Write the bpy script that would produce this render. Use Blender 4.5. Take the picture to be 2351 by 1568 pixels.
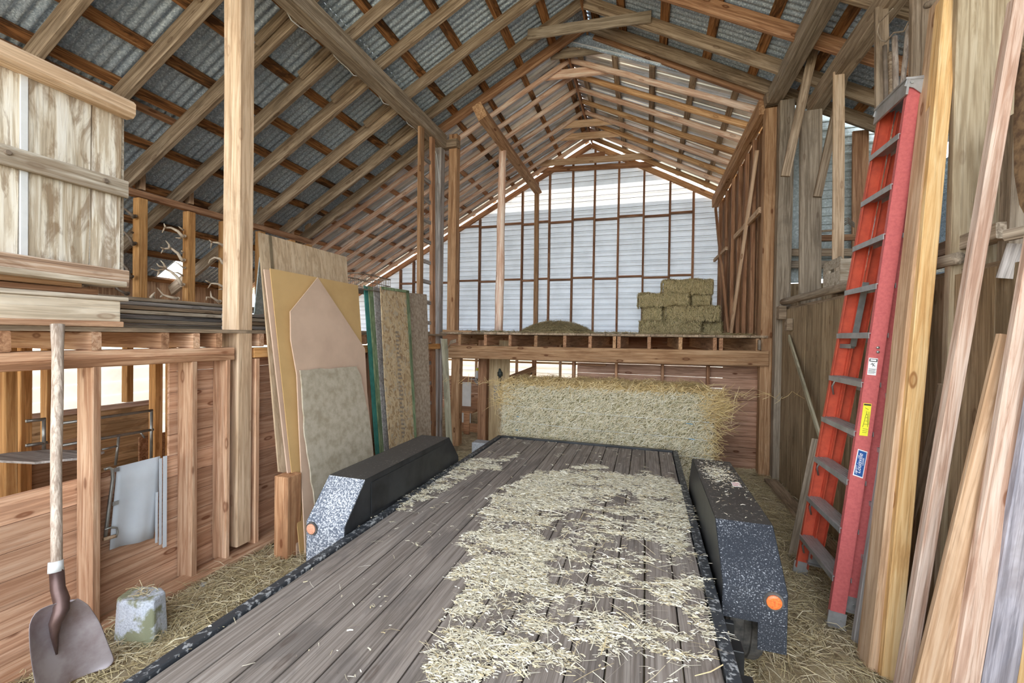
import bpy, math, random
import numpy as np
from mathutils import Vector, Matrix
random.seed(7)
D = bpy.data; S = bpy.context.scene
COL = S.collection
for o in list(D.objects): D.objects.remove(o)

# ------------------------------------------------------------------ camera
F = 985.0; H = 1.75
YAW, PIT, ROL = math.radians(17.3), math.radians(-.7), math.radians(.84)
def _rot():
    cy, sy = math.cos(YAW), math.sin(YAW)
    r = np.array([cy, sy, 0]); f = np.array([-sy, cy, 0]); u = np.array([0, 0, 1.])
    f2 = f*math.cos(PIT)+u*math.sin(PIT); u2 = -f*math.sin(PIT)+u*math.cos(PIT)
    return r*math.cos(ROL)+u2*math.sin(ROL), f2, -r*math.sin(ROL)+u2*math.cos(ROL)
RR, FF, UU = _rot()
cam = D.cameras.new('camera'); cam.lens = F/2351*36; cam.sensor_width = 36; cam.sensor_fit = 'HORIZONTAL'
cam.clip_start = .02; cam.clip_end = 200
co = D.objects.new('camera', cam); COL.objects.link(co)
m = Matrix.Identity(4)
for i in range(3):
    m[i][0] = RR[i]; m[i][1] = UU[i]; m[i][2] = -FF[i]
m[0][3], m[1][3], m[2][3] = 0, 0, H
co.matrix_world = m; S.camera = co
# ------------------------------------------------------------------ world, sun, exposure
w = D.worlds.new('world'); S.world = w; w.use_nodes = True
bg = w.node_tree.nodes['Background']; bg.inputs[0].default_value = (.86, .93, 1, 1); bg.inputs[1].default_value = 1.6
sun = D.lights.new('sun', 'SUN'); sun.energy = 4.0; sun.angle = math.radians(1.2); sun.color = (1, .95, .86)
so = D.objects.new('sun', sun); COL.objects.link(so)
so.rotation_euler = Vector((-.9, .6, 1.0)).to_track_quat('Z', 'Y').to_euler()
S.view_settings.view_transform = 'Standard'; S.view_settings.look = 'None'
S.view_settings.gamma = 1; S.view_settings.use_curve_mapping = False
S.view_settings.exposure = 1.85
try:
    S.cycles.max_bounces = 10; S.cycles.diffuse_bounces = 7; S.cycles.glossy_bounces = 4; S.cycles.transmission_bounces = 4
    S.cycles.sample_clamp_indirect = 6
except Exception: pass

# ------------------------------------------------------------------ measuring: a point of the photograph put onto a known plane
def P(u, v, X=None, Y=None, Z=None, n=None, p=None):
    d = (u-1175.5)/F*RR-(v-784)/F*UU+FF
    if X is not None: t = X/d[0]
    elif Y is not None: t = Y/d[1]
    elif Z is not None: t = (Z-H)/d[2]
    else:
        n = np.array(n, float); t = ((np.array(p, float)-np.array([0, 0, H]))@n)/(d@n)
    q = np.array([0, 0, H])+d*t
    return Vector((float(q[0]), float(q[1]), float(q[2])))

# ------------------------------------------------------------------ materials
MATS = {}
def newmat(name):
    m = D.materials.new(name); m.use_nodes = True
    nt = m.node_tree; b = nt.nodes['Principled BSDF']
    return m, nt, b
def nd(nt, t, **k):
    n = nt.nodes.new(t)
    for a, b in k.items(): setattr(n, a, b)
    return n
def ramp(nt, fac, stops):
    r = nt.nodes.new('ShaderNodeValToRGB'); e = r.color_ramp.elements
    while len(e) < len(stops): e.new(.5)
    for i, (p, c) in enumerate(stops):
        e[i].position = p; e[i].color = (*c, 1) if len(c) == 3 else c
    nt.links.new(fac, r.inputs[0]); return r.outputs[0]
def mth(nt, op, a, b=None, clamp=False):
    n = nt.nodes.new('ShaderNodeMath'); n.operation = op; n.use_clamp = clamp
    for i, x in enumerate((a, b)):
        if x is None: continue
        if isinstance(x, (int, float)): n.inputs[i].default_value = x
        else: nt.links.new(x, n.inputs[i])
    return n.outputs[0]
def mix(nt, fac, a, b, blend='MIX'):
    n = nt.nodes.new('ShaderNodeMix'); n.data_type = 'RGBA'; n.blend_type = blend
    for i, x in ((0, fac), (6, a), (7, b)):
        if isinstance(x, (int, float)): n.inputs[i].default_value = x
        elif isinstance(x, tuple): n.inputs[i].default_value = (*x, 1) if len(x) == 3 else x
        else: nt.links.new(x, n.inputs[i])
    return n.outputs[2]
def coords(nt, scale, rnd=True):
    tc = nd(nt, 'ShaderNodeTexCoord'); geo = nd(nt, 'ShaderNodeNewGeometry'); oi = nd(nt, 'ShaderNodeObjectInfo')
    r = mth(nt, 'ADD', geo.outputs['Random Per Island'], oi.outputs['Random'])
    off = nd(nt, 'ShaderNodeVectorMath', operation='SCALE'); 
    cmb = nd(nt, 'ShaderNodeCombineXYZ')
    for i, k in enumerate((37., 53., 71.)): nt.links.new(mth(nt, 'MULTIPLY', r, k), cmb.inputs[i])
    ad = nd(nt, 'ShaderNodeVectorMath', operation='ADD')
    nt.links.new(tc.outputs['Object'], ad.inputs[0])
    if rnd: nt.links.new(cmb.outputs[0], ad.inputs[1])
    nt.nodes.remove(off)
    mp = nd(nt, 'ShaderNodeMapping'); mp.inputs['Scale'].default_value = scale
    nt.links.new(ad.outputs[0], mp.inputs[0])
    return mp.outputs[0], r, ad.outputs[0]
def noise(nt, vec, scale, detail=4, rough=.55, dist=0):
    n = nd(nt, 'ShaderNodeTexNoise'); n.inputs['Scale'].default_value = scale; n.inputs['Detail'].default_value = detail
    n.inputs['Roughness'].default_value = rough; n.inputs['Distortion'].default_value = dist
    nt.links.new(vec, n.inputs['Vector']); return n.outputs['Fac']
def bump(nt, b, h, strength=.3, dist=.01):
    n = nd(nt, 'ShaderNodeBump'); n.inputs['Strength'].default_value = strength; n.inputs['Distance'].default_value = dist
    nt.links.new(h, n.inputs['Height']); nt.links.new(n.outputs[0], b.inputs['Normal'])
def wood(name, dark, mid, light, axis='X', knots=.5, blotch=None, bl_amt=.5, vary=.35, rough=.8, fine=1.0, blot_scale=1.0):
    if name in MATS: return MATS[name]
    m, nt, b = newmat(name)
    a, c = 1.0, 22.0*fine
    sc = {'X': (a, c, c), 'Y': (c, a, c), 'Z': (c, c, a)}[axis]
    v, r, raw = coords(nt, sc)
    g = noise(nt, v, 1.6, 7, .62, .9)
    col = ramp(nt, g, [(.33, tuple(x*.8 for x in dark)), (.42, dark), (.52, mid), (.66, light)])
    # broad growth rings
    sc2 = tuple(x*.28 if x > 2 else x*.55 for x in sc)
    mp2 = nd(nt, 'ShaderNodeMapping'); mp2.inputs['Scale'].default_value = sc2; nt.links.new(raw, mp2.inputs[0])
    g2 = noise(nt, mp2.outputs[0], 1.5, 3, .5, 1.5)
    col = mix(nt, mth(nt, 'MULTIPLY', g2, .40), col, mix(nt, .5, mid, light))
    # weathering blotches of their own shape
    bc = blotch or tuple(x*.35 for x in dark)
    sc3 = {'X': (1.4, 5, 5), 'Y': (5, 1.4, 5), 'Z': (5, 5, 1.4)}[axis]
    mp3 = nd(nt, 'ShaderNodeMapping'); mp3.inputs['Scale'].default_value = tuple(x*blot_scale for x in sc3); nt.links.new(raw, mp3.inputs[0])
    g3 = noise(nt, mp3.outputs[0], 1.0, 5, .65, .8)
    f3 = ramp(nt, g3, [(.50, (0, 0, 0)), (.60, (1, 1, 1))])
    col = mix(nt, mth(nt, 'MULTIPLY', f3, bl_amt), col, bc)
    # fine dark grain lines
    q_ = 3.4
    mpf = nd(nt, 'ShaderNodeMapping'); mpf.inputs['Scale'].default_value = tuple(x*q_ if x > 2 else x*1.6 for x in sc); nt.links.new(raw, mpf.inputs[0])
    gf = noise(nt, mpf.outputs[0], 1.3, 3, .7, .6)
    ff = ramp(nt, gf, [(.36, (1, 1, 1)), (.47, (0, 0, 0))])
    col = mix(nt, mth(nt, 'MULTIPLY', ff, .42), col, tuple(x*.55 for x in dark))
    if knots > 0:
        sk = {'X': (2.8, 7.5, 7.5), 'Y': (7.5, 2.8, 7.5), 'Z': (7.5, 7.5, 2.8)}[axis]
        vk = nd(nt, 'ShaderNodeTexVoronoi'); vk.feature = 'F1'; vk.inputs['Scale'].default_value = 1.0
        mp4 = nd(nt, 'ShaderNodeMapping'); mp4.inputs['Scale'].default_value = sk; nt.links.new(raw, mp4.inputs[0])
        nt.links.new(mp4.outputs[0], vk.inputs['Vector'])
        kf = ramp(nt, vk.outputs['Distance'], [(.0, (.45, .45, .45)), (.07, (.5, .5, .5)), (.095, (1, 1, 1)), (.12, (1, 1, 1)), (.15, (.15, .15, .15)), (.22, (0, 0, 0))])
        col = mix(nt, mth(nt, 'MULTIPLY', kf, knots), col, (dark[0]*.45, dark[1]*.32, dark[2]*.25))
    hsv = nd(nt, 'ShaderNodeHueSaturation'); nt.links.new(col, hsv.inputs['Color'])
    fr = mth(nt, 'FRACT', mth(nt, 'MULTIPLY', r, 7.13))
    nt.links.new(mth(nt, 'ADD', mth(nt, 'MULTIPLY', fr, vary), 1-vary*.5), hsv.inputs['Value'])
    nt.links.new(hsv.outputs[0], b.inputs['Base Color'])
    b.inputs['Roughness'].default_value = rough
    try: b.inputs['Specular IOR Level'].default_value = .25
    except Exception: pass
    bump(nt, b, g, .35, .006)
    MATS[name] = m; return m
def plain(name, c, rough=.6, metal=0, var=.15, scale=12, spec=.4, bs=.1, c2=None, emit=None):
    if name in MATS: return MATS[name]
    m, nt, b = newmat(name)
    v, r, raw = coords(nt, (1, 1, 1))
    g = noise(nt, v, scale, 5, .6)
    d = c2 or tuple(x*(1-var*2) for x in c)
    col = ramp(nt, g, [(.35, d), (.62, c)])
    nt.links.new(col, b.inputs['Base Color'])
    b.inputs['Roughness'].default_value = rough; b.inputs['Metallic'].default_value = metal
    b.inputs['Specular IOR Level'].default_value = spec
    if bs: bump(nt, b, g, bs, .004)
    MATS[name] = m; return m
def speckle(name, base, spk, lo, hi, rough=.5, scale=90):
    if name in MATS: return MATS[name]
    m, nt, b = newmat(name)
    v, r, raw = coords(nt, (1, 1, 1))
    g = noise(nt, v, scale, 3, .6); g2 = noise(nt, v, 4, 3, .5)
    f = ramp(nt, mth(nt, 'ADD', g, mth(nt, 'MULTIPLY', mth(nt, 'SUBTRACT', g2, .5), .25)), [(lo, (0, 0, 0)), (hi, (1, 1, 1))])
    nt.links.new(mix(nt, f, base, spk), b.inputs['Base Color'])
    b.inputs['Roughness'].default_value = rough; bump(nt, b, g, .4, .003)
    MATS[name] = m; return m
def strawmat(name, cols):
    if name in MATS: return MATS[name]
    m, nt, b = newmat(name)
    geo = nd(nt, 'ShaderNodeNewGeometry')
    n = len(cols)
    col = ramp(nt, geo.outputs['Random Per Island'], [(i/max(1, n-1), c) for i, c in enumerate(cols)])
    nt.links.new(col, b.inputs['Base Color']); b.inputs['Roughness'].default_value = .55
    b.inputs['Specular IOR Level'].default_value = .3
    MATS[name] = m; return m
def galv(name, dark, light, metal=.55, rough=.42, vs=55, axis=None, streak=None):
    if name in MATS: return MATS[name]
    m, nt, b = newmat(name)
    v, r, raw = coords(nt, (1, 1, 1), rnd=False)
    vo = nd(nt, 'ShaderNodeTexVoronoi'); vo.inputs['Scale'].default_value = vs; nt.links.new(raw, vo.inputs['Vector'])
    sep = nd(nt, 'ShaderNodeSeparateColor'); nt.links.new(vo.outputs['Color'], sep.inputs[0])
    col = ramp(nt, sep.outputs[0], [(.0, dark), (.75, tuple((a+b_)/2 for a, b_ in zip(dark, light))), (1, light)])
    g = noise(nt, raw, 1.3, 5, .6)
    col = mix(nt, mth(nt, 'MULTIPLY', ramp(nt, g, [(.45, (0, 0, 0)), (.7, (1, 1, 1))]), .35), col, tuple(x*.6 for x in dark))
    if streak:
        mp = nd(nt, 'ShaderNodeMapping'); mp.inputs['Scale'].default_value = streak[0]; nt.links.new(raw, mp.inputs[0])
        g3 = noise(nt, mp.outputs[0], 1, 4, .6)
        col = mix(nt, ramp(nt, g3, [(.47, (0, 0, 0)), (.56, (1, 1, 1))]), col, streak[1])
    nt.links.new(col, b.inputs['Base Color'])
    b.inputs['Metallic'].default_value = metal; b.inputs['Roughness'].default_value = rough
    MATS[name] = m; return m
def translucent(name, c, amt, rough=.6, seam=None):
    if name in MATS: return MATS[name]
    m, nt, b = newmat(name)
    v, r, raw = coords(nt, (1, 1, 1), rnd=False)
    g = noise(nt, raw, 2.2, 5, .6)
    col = ramp(nt, g, [(.35, tuple(x*.86 for x in c)), (.6, c)])
    nt.links.new(col, b.inputs['Base Color']); b.inputs['Roughness'].default_value = rough
    tr = nd(nt, 'ShaderNodeBsdfTranslucent'); nt.links.new(col, tr.inputs[0])
    mx = nd(nt, 'ShaderNodeMixShader'); mx.inputs[0].default_value = amt
    out = nt.nodes['Material Output']
    nt.links.new(b.outputs[0], mx.inputs[1]); nt.links.new(tr.outputs[0], mx.inputs[2]); nt.links.new(mx.outputs[0], out.inputs[0])
    MATS[name] = m; return m

OLD = wood('old_rafter_wood', (.20, .135, .085), (.36, .265, .18), (.50, .39, .28), knots=.5, bl_amt=.35, blotch=(.10, .07, .045))
OLDG = wood('gray_rough_wood', (.22, .17, .12), (.37, .295, .22), (.52, .43, .33), knots=.4, bl_amt=.3, blotch=(.13, .10, .075))
PURL = wood('charred_purlin_wood', (.16, .065, .025), (.36, .16, .06), (.50, .28, .13), knots=.6, bl_amt=.85, blotch=(.035, .018, .01))
PINK = wood('pink_stud_wood', (.40, .20, .11), (.60, .37, .23), (.72, .50, .35), knots=.7, bl_amt=.3, blotch=(.36, .15, .07))
ORNG = wood('orange_stud_wood', (.42, .19, .06), (.60, .31, .11), (.70, .42, .19), knots=.5, bl_amt=.25, blotch=(.3, .12, .04))
POST = wood('pale_post_wood', (.46, .30, .18), (.63, .45, .295), (.75, .575, .41), knots=.35, bl_amt=.3, blotch=(.32, .21, .13))
REDF = wood('brown_fir_wood', (.26, .12, .06), (.42, .22, .12), (.56, .34, .20), knots=.8, bl_amt=.3, blotch=(.18, .08, .04))
BEAM = wood('loft_beam_wood', (.30, .15, .07), (.47, .27, .14), (.60, .39, .23), knots=.9, bl_amt=.3, blotch=(.2, .09, .04))
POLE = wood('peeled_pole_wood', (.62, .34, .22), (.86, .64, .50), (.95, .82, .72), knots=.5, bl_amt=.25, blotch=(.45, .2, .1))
POLO = wood('golden_pole_wood', (.46, .23, .10), (.70, .43, .22), (.80, .56, .34), knots=.5, bl_amt=.35, blotch=(.3, .13, .05))
TIE = wood('pale_tie_wood', (.48, .30, .17), (.66, .46, .30), (.76, .58, .41), knots=.7, bl_amt=.2, blotch=(.4, .22, .12))
STUDB = wood('back_stud_wood', (.20, .09, .05), (.32, .16, .09), (.44, .25, .15), knots=.6, bl_amt=.3)
PLKY = wood('left_wall_planks', (.42, .22, .13), (.60, .36, .23), (.70, .47, .33), axis='Y', knots=.85, bl_amt=.3, blotch=(.36, .17, .09))
PLKX = wood('back_wall_planks', (.33, .18, .115), (.47, .28, .19), (.57, .37, .27), axis='X', knots=.95, bl_amt=.25)
PLKZ = wood('right_wall_boards', (.20, .135, .075), (.33, .235, .14), (.44, .33, .21), axis='Z', knots=.5, bl_amt=.4, blotch=(.13, .09, .05))
BRNZ = wood('brown_upright_boards', (.26, .13, .065), (.42, .24, .13), (.54, .34, .2), axis='Z', knots=.6, bl_amt=.4, blotch=(.15, .075, .04))
DECKW = wood('trailer_deck_wood', (.095, .072, .058), (.185, .145, .12), (.30, .25, .22), axis='Y', knots=.3, bl_amt=.55, blotch=(.055, .05, .055), vary=.3, fine=1.6)
LOFTW = wood('loft_floor_wood', (.24, .17, .11), (.38, .28, .19), (.5, .38, .27), axis='Y', knots=.3)
DOORW = wood('whitewashed_door_wood', (.46, .36, .24), (.72, .65, .53), (.85, .81, .73), axis='Z', knots=.5, bl_amt=.7, blotch=(.24, .15, .08), fine=.7, blot_scale=2.2)
WASH = wood('gray_white_batten_wood', (.36, .29, .21), (.56, .48, .38), (.70, .64, .54), knots=.4, bl_amt=.6, blotch=(.25, .17, .10))
RUST = wood('flaking_brown_rail_wood', (.22, .12, .07), (.42, .27, .17), (.66, .56, .47), knots=.2, bl_amt=.6, blotch=(.16, .08, .04), fine=1.3)
CRATE = wood('cream_box_wood', (.50, .40, .29), (.66, .56, .43), (.74, .66, .54), knots=.5, bl_amt=.15)
GRYB = wood('silver_board_wood', (.24, .22, .21), (.42, .385, .36), (.56, .52, .50), knots=.4, bl_amt=.3, blotch=(.2, .15, .11))
BLUB = wood('blue_gray_board_wood', (.24, .23, .27), (.46, .44, .50), (.62, .60, .66), knots=.5, bl_amt=.35, blotch=(.2, .16, .15))
GOLD = wood('golden_new_board_wood', (.58, .31, .11), (.74, .47, .21), (.82, .60, .33), knots=.8, bl_amt=.1)
TANB = wood('tan_new_board_wood', (.44, .26, .14), (.60, .40, .25), (.72, .53, .37), knots=.8, bl_amt=.25, blotch=(.3, .17, .1))
PNKB = wood('pink_new_board_wood', (.48, .28, .19), (.70, .51, .40), (.82, .66, .56), knots=.9, bl_amt=.3, blotch=(.38, .2, .14))
HAND = wood('worn_handle_wood', (.30, .22, .17), (.50, .41, .34), (.66, .58, .50), axis='Z', knots=.2, bl_amt=.4, blotch=(.22, .16, .12), fine=2)
SHTP = wood('plywood_face', (.44, .31, .19), (.55, .41, .27), (.63, .49, .34), axis='Z', knots=.2, bl_amt=.15, vary=0, fine=.6)
MDFO = plain('ochre_hardboard', (.60, .39, .17), .7, c2=(.53, .34, .145), scale=3, bs=.02)
PEAKP = plain('pinkish_plywood', (.64, .46, .34), .75, c2=(.54, .38, .28), scale=2.5, bs=.05)
GRYS = plain('dirty_gray_fibreboard', (.52, .46, .36), .85, c2=(.38, .32, .23), scale=14, bs=.2)
METG = galv('galvanised_roof_metal', (.30, .385, .50), (.76, .88, .98), vs=85, metal=.3, rough=.36)
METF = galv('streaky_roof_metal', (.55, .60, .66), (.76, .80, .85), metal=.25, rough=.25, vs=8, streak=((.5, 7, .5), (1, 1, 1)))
METR = galv('right_end_metal', (.38, .43, .42), (.60, .66, .65), metal=.3, rough=.5)
BACKM = translucent('white_siding_metal', (.72, .79, .89), .07)
BAND = translucent('sunlit_band_siding', (.97, .98, 1.0), .17)  # sunlight band on the gable, put in as paler, more translucent siding
SIDE = translucent('white_lap_siding', (.98, .97, .92), .14)
SIDB = plain('beige_siding', (.62, .58, .5), .7)
CONC = plain('concrete', (.52, .53, .56), .9, c2=(.34, .35, .36), scale=40, bs=.5)
BLKM = plain('black_steel', (.045, .048, .052), .38, metal=.3, c2=(.02, .021, .023), scale=5, spec=.5, bs=.05)
BLKS = speckle('speckled_dusty_steel', (.022, .027, .038), (.46, .48, .52), .57, .70, .5, 150)
BLKL = speckle('flaked_dusty_steel', (.10, .12, .16), (.60, .62, .66), .46, .62, .55, 110)
BLKT = speckle('dusty_fender_top', (.055, .052, .05), (.30, .29, .27), .60, .72, .5, 60)
EDGE = speckle('scuffed_deck_edge_steel', (.035, .04, .048), (.36, .37, .38), .55, .66, .5, 40)
RUB = plain('tire_rubber', (.13, .12, .11), .8, c2=(.05, .05, .05), scale=20)
AMBER = plain('amber_lens', (.90, .22, .05), .25, c2=(.6, .10, .03), scale=120, spec=.6, bs=.2)
AMBD = plain('dusty_amber_lens', (.72, .36, .24), .5, c2=(.55, .24, .14), scale=120, spec=.4, bs=.2)
WHT = plain('white_sticker', (.85, .85, .85), .5, var=.03, bs=0)
YEL = plain('yellow_sticker', (.85, .80, .05), .5, var=.05, bs=0)
BLU = plain('blue_sticker', (.02, .09, .30), .5, var=.05, bs=0)
INK = plain('black_ink', (.03, .03, .03), .6, bs=0)
REDI = plain('red_ink', (.6, .05, .05), .6, bs=0)
ALU = plain('dull_aluminium', (.46, .46, .46), .42, metal=.5, c2=(.33, .32, .31), scale=10)
FIB = plain('red_fibreglass', (.55, .13, .125), .5, c2=(.46, .10, .10), scale=60, bs=.1)
FIBO = plain('orange_red_fibreglass', (.60, .10, .05), .5, c2=(.48, .075, .04), scale=20, bs=.1)
SHOV = plain('rusty_shovel_steel', (.44, .39, .41), .42, metal=.4, c2=(.26, .19, .19), scale=6, bs=.1)
SHOD = plain('brown_shovel_steel', (.16, .10, .09), .4, metal=.5, c2=(.10, .06, .055), scale=8)
CLOTH = plain('pale_gray_sheet', (.60, .64, .69), .8, c2=(.52, .56, .61), scale=3, bs=.05)
GALT = plain('galvanised_tube', (.45, .46, .44), .4, metal=.7, bs=.03)
WIRE = plain('rusty_wire', (.28, .22, .17), .6, metal=.4, bs=0)
BONE = plain('antler_bone', (.86, .72, .55), .6, c2=(.62, .48, .34), scale=18, bs=.2)
BOND = plain('dark_antler_bone', (.22, .16, .11), .6, c2=(.12, .09, .07), scale=18, bs=.2)
CORD = plain('old_cord', (.42, .33, .24), .8, c2=(.28, .22, .16), scale=50)
DIRT = plain('dirt', (.50, .41, .27), .95, c2=(.28, .22, .14), scale=7, bs=.6)
GRND = plain('outside_ground', (.48, .44, .34), .95, c2=(.36, .34, .24), scale=2, bs=.2)
BALEI = plain('bale_core', (.20, .16, .08), .95, c2=(.09, .07, .035), scale=30, bs=.8)
BALEP = plain('pale_bale_core', (.36, .32, .18), .95, c2=(.18, .16, .08), scale=26, bs=.9)
ST_DECK = strawmat('pale_chaff', [(.70, .64, .48), (.84, .80, .68), (.50, .42, .26), (.92, .89, .80), (.62, .50, .28), (.80, .75, .60), (.88, .84, .72), (.40, .35, .22)])
ST_FLR = strawmat('floor_straw', [(.50, .40, .21), (.70, .60, .38), (.30, .23, .12), (.82, .74, .54), (.44, .36, .22), (.58, .48, .27), (.20, .15, .09)])
ST_BIG = strawmat('big_bale_straw', [(.72, .63, .42), (.84, .78, .60), (.46, .40, .24), (.94, .90, .80), (.64, .50, .27), (.78, .71, .52), (.52, .50, .36)])
ST_TOP = strawmat('golden_straw', [(.62, .44, .18), (.70, .54, .27), (.50, .34, .14), (.78, .64, .38)])
ST_SML = strawmat('olive_hay', [(.50, .40, .19), (.70, .58, .31), (.28, .22, .10), (.84, .72, .44), (.58, .45, .22), (.42, .38, .19)])
ST_PIL = strawmat('brown_hay', [(.36, .28, .13), (.52, .42, .22), (.20, .16, .08), (.64, .52, .30)])
TWINE = plain('pale_twine', (.72, .74, .72), .6, bs=0)
HIDE = plain('animal_hide', (.30, .19, .10), .9, c2=(.12, .07, .04), scale=22, bs=1)
PVCW = plain('white_plastic', (.75, .76, .76), .5, var=.04, bs=0)
TEAL = plain('teal_paint', (.06, .26, .22), .7)
GRNP = wood('green_edge_paint', (.12, .17, .09), (.20, .28, .15), (.34, .36, .22), axis='Z', knots=0)
DRILL = plain('dark_tool_body', (.05, .06, .05), .6)
FIRZ = wood('upright_fir_wood', (.34, .15, .07), (.50, .26, .13), (.62, .38, .22), axis='Z', knots=.8, bl_amt=.3)
CRATEY = wood('cream_long_boards', (.54, .44, .32), (.68, .58, .45), (.76, .68, .56), axis='Y', knots=.5, bl_amt=.15)
WASHY = wood('gray_white_lid_boards', (.44, .37, .29), (.62, .54, .44), (.72, .66, .57), axis='Y', knots=.4, bl_amt=.4, blotch=(.3, .22, .15))
PINKY = wood('pinkish_long_rail', (.40, .20, .11), (.60, .37, .23), (.72, .50, .35), axis='Y', knots=.7, bl_amt=.3)
# flake board
def osb():
    m, nt, b = newmat('flake_board')
    v, r, raw = coords(nt, (1, 1, .6))
    vo = nd(nt, 'ShaderNodeTexVoronoi'); vo.inputs['Scale'].default_value = 48
    ns = nd(nt, 'ShaderNodeTexNoise'); ns.inputs['Scale'].default_value = 9; nt.links.new(raw, ns.inputs['Vector'])
    mx = nd(nt, 'ShaderNodeMix', data_type='VECTOR'); mx.inputs[0].default_value = .12
    nt.links.new(v, mx.inputs[4]); nt.links.new(ns.outputs['Color'], mx.inputs[5]); nt.links.new(mx.outputs[1], vo.inputs['Vector'])
    sep = nd(nt, 'ShaderNodeSeparateColor'); nt.links.new(vo.outputs['Color'], sep.inputs[0])
    col = ramp(nt, sep.outputs[0], [(0, (.30, .19, .10)), (.3, (.48, .34, .19)), (.7, (.60, .46, .28)), (1, (.42, .35, .26))])
    nt.links.new(col, b.inputs['Base Color']); b.inputs['Roughness'].default_value = .8
    return m
OSB = osb()
OSBG = plain('weathered_flake_board', (.48, .39, .30), .85, c2=(.28, .21, .15), scale=24, bs=.2)
# stained block
def stained():
    m, nt, b = newmat('stained_concrete')
    v, r, raw = coords(nt, (1, 1, 1), rnd=False)
    g = noise(nt, raw, 7, 4, .6); g2 = noise(nt, raw, 120, 3, .6)
    f = ramp(nt, g, [(.46, (0, 0, 0)), (.54, (1, 1, 1))])
    c1 = ramp(nt, g2, [(.35, (.40, .44, .52)), (.6, (.60, .64, .72))])
    nt.links.new(mix(nt, f, c1, (.24, .25, .16)), b.inputs['Base Color']); b.inputs['Roughness'].default_value = .9
    bump(nt, b, g2, .5, .004); return m
STCON = stained()

# ------------------------------------------------------------------ object helpers
def tag(o, label=None, cat=None, group=None, kind=None):
    if label: o['label'] = label
    if cat: o['category'] = cat
    if group: o['group'] = group
    if kind: o['kind'] = kind
    return o
def thing(name, loc, label, cat, group=None):
    o = D.objects.new(name, None); COL.objects.link(o); o.location = loc; o.empty_display_size = .1
    return tag(o, label, cat, group)
def rootloc(par):
    v = Vector((0, 0, 0))
    while par is not None:
        v = v+par.location; par = par.parent
    return v
def attach(o, parent):
    """child placed in world space, parents only ever translate"""
    if parent is None: return o
    mw = o.matrix_world.copy()
    o.parent = parent
    off = parent.matrix_basis.copy(); q = parent
    pm = PM.get(parent.name, parent.matrix_basis.copy())
    o.matrix_parent_inverse = pm.inverted()
    PM[o.name] = mw
    return o
PM = {}
def link(name, verts, faces, mats, parent=None, mat_idx=None, smooth=False, matrix=None):
    me = D.meshes.new(name); me.from_pydata([tuple(v) for v in verts], [], faces)
    if not isinstance(mats, (list, tuple)): mats = [mats]
    for mm in mats: me.materials.append(mm)
    if mat_idx is not None: me.polygons.foreach_set('material_index', mat_idx)
    if smooth: me.polygons.foreach_set('use_smooth', [True]*len(me.polygons))
    me.update()
    o = D.objects.new(name, me); COL.objects.link(o)
    if matrix is not None: o.matrix_world = matrix
    PM[o.name] = o.matrix_world.copy()
    if parent is not None: attach(o, parent)
    return o
class MB:
    """collects shapes into one mesh"""
    def __init__(s): s.v = []; s.f = []; s.mi = []
    def add(s, v, f, mi=0):
        n = len(s.v); s.v += [tuple(x) for x in v]; s.f += [tuple(i+n for i in q) for q in f]; s.mi += [mi]*len(f)
    def box(s, a, b, mi=0, ch=0):
        x0, y0, z0 = a; x1, y1, z1 = b
        s.add([(x0, y0, z0), (x1, y0, z0), (x1, y1, z0), (x0, y1, z0), (x0, y0, z1), (x1, y0, z1), (x1, y1, z1), (x0, y1, z1)],
              [(0, 3, 2, 1), (4, 5, 6, 7), (0, 1, 5, 4), (1, 2, 6, 5), (2, 3, 7, 6), (3, 0, 4, 7)], mi)
    def obar(s, p0, p1, w, t, hint=(0, 0, 1), mi=0):
        M, L = frame(p0, p1, hint)
        vs = []
        for x in (0, L):
            for y, z in ((-w/2, -t/2), (w/2, -t/2), (w/2, t/2), (-w/2, t/2)): vs.append(M@Vector((x, y, z)))
        s.add(vs, [(3, 2, 1, 0), (4, 5, 6, 7), (0, 1, 5, 4), (1, 2, 6, 5), (2, 3, 7, 6), (3, 0, 4, 7)], mi)
    def tube(s, pts, r, seg=8, mi=0, cap=True):
        pts = [Vector(p) for p in pts]; n = len(pts)
        rs = r if isinstance(r, (list, tuple)) else [r]*n
        rings = []; up = None
        for i, p in enumerate(pts):
            d = (pts[min(i+1, n-1)]-pts[max(i-1, 0)]).normalized()
            if up is None: up = d.orthogonal().normalized()
            up = (up-d*up.dot(d)).normalized(); sd = d.cross(up)
            rings.append([p+(up*math.cos(2*math.pi*k/seg)+sd*math.sin(2*math.pi*k/seg))*rs[i] for k in range(seg)])
        vs = [v for rg in rings for v in rg]; fs = []
        for i in range(n-1):
            for k in range(seg):
                a = i*seg+k; b = i*seg+(k+1) % seg; fs.append((a, b, b+seg, a+seg))
        if cap: fs += [tuple(range(seg))[::-1], tuple((n-1)*seg+k for k in range(seg))]
        s.add(vs, fs, mi)
    def poly(s, pts, nrm, th, mi=0):
        """thick panel: outline pts extruded by th along nrm"""
        n = len(pts); nv = Vector(nrm).normalized()*th
        vs = [Vector(p) for p in pts]+[Vector(p)+nv for p in pts]
        s.add(vs, [tuple(range(n))[::-1], tuple(range(n, 2*n))]+[(i, (i+1) % n, n+(i+1) % n, n+i) for i in range(n)], mi)
    def build(s, name, mats, parent=None, smooth=False, origin=None):
        if origin is None:
            a = np.array(s.v); c = (a.min(0)+a.max(0))/2; origin = Vector((float(c[0]), float(c[1]), float(a[:, 2].min())))
        o = Vector(origin)
        return link(name, [Vector(v)-o for v in s.v], s.f, mats, parent, s.mi, smooth, Matrix.Translation(o))
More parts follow.
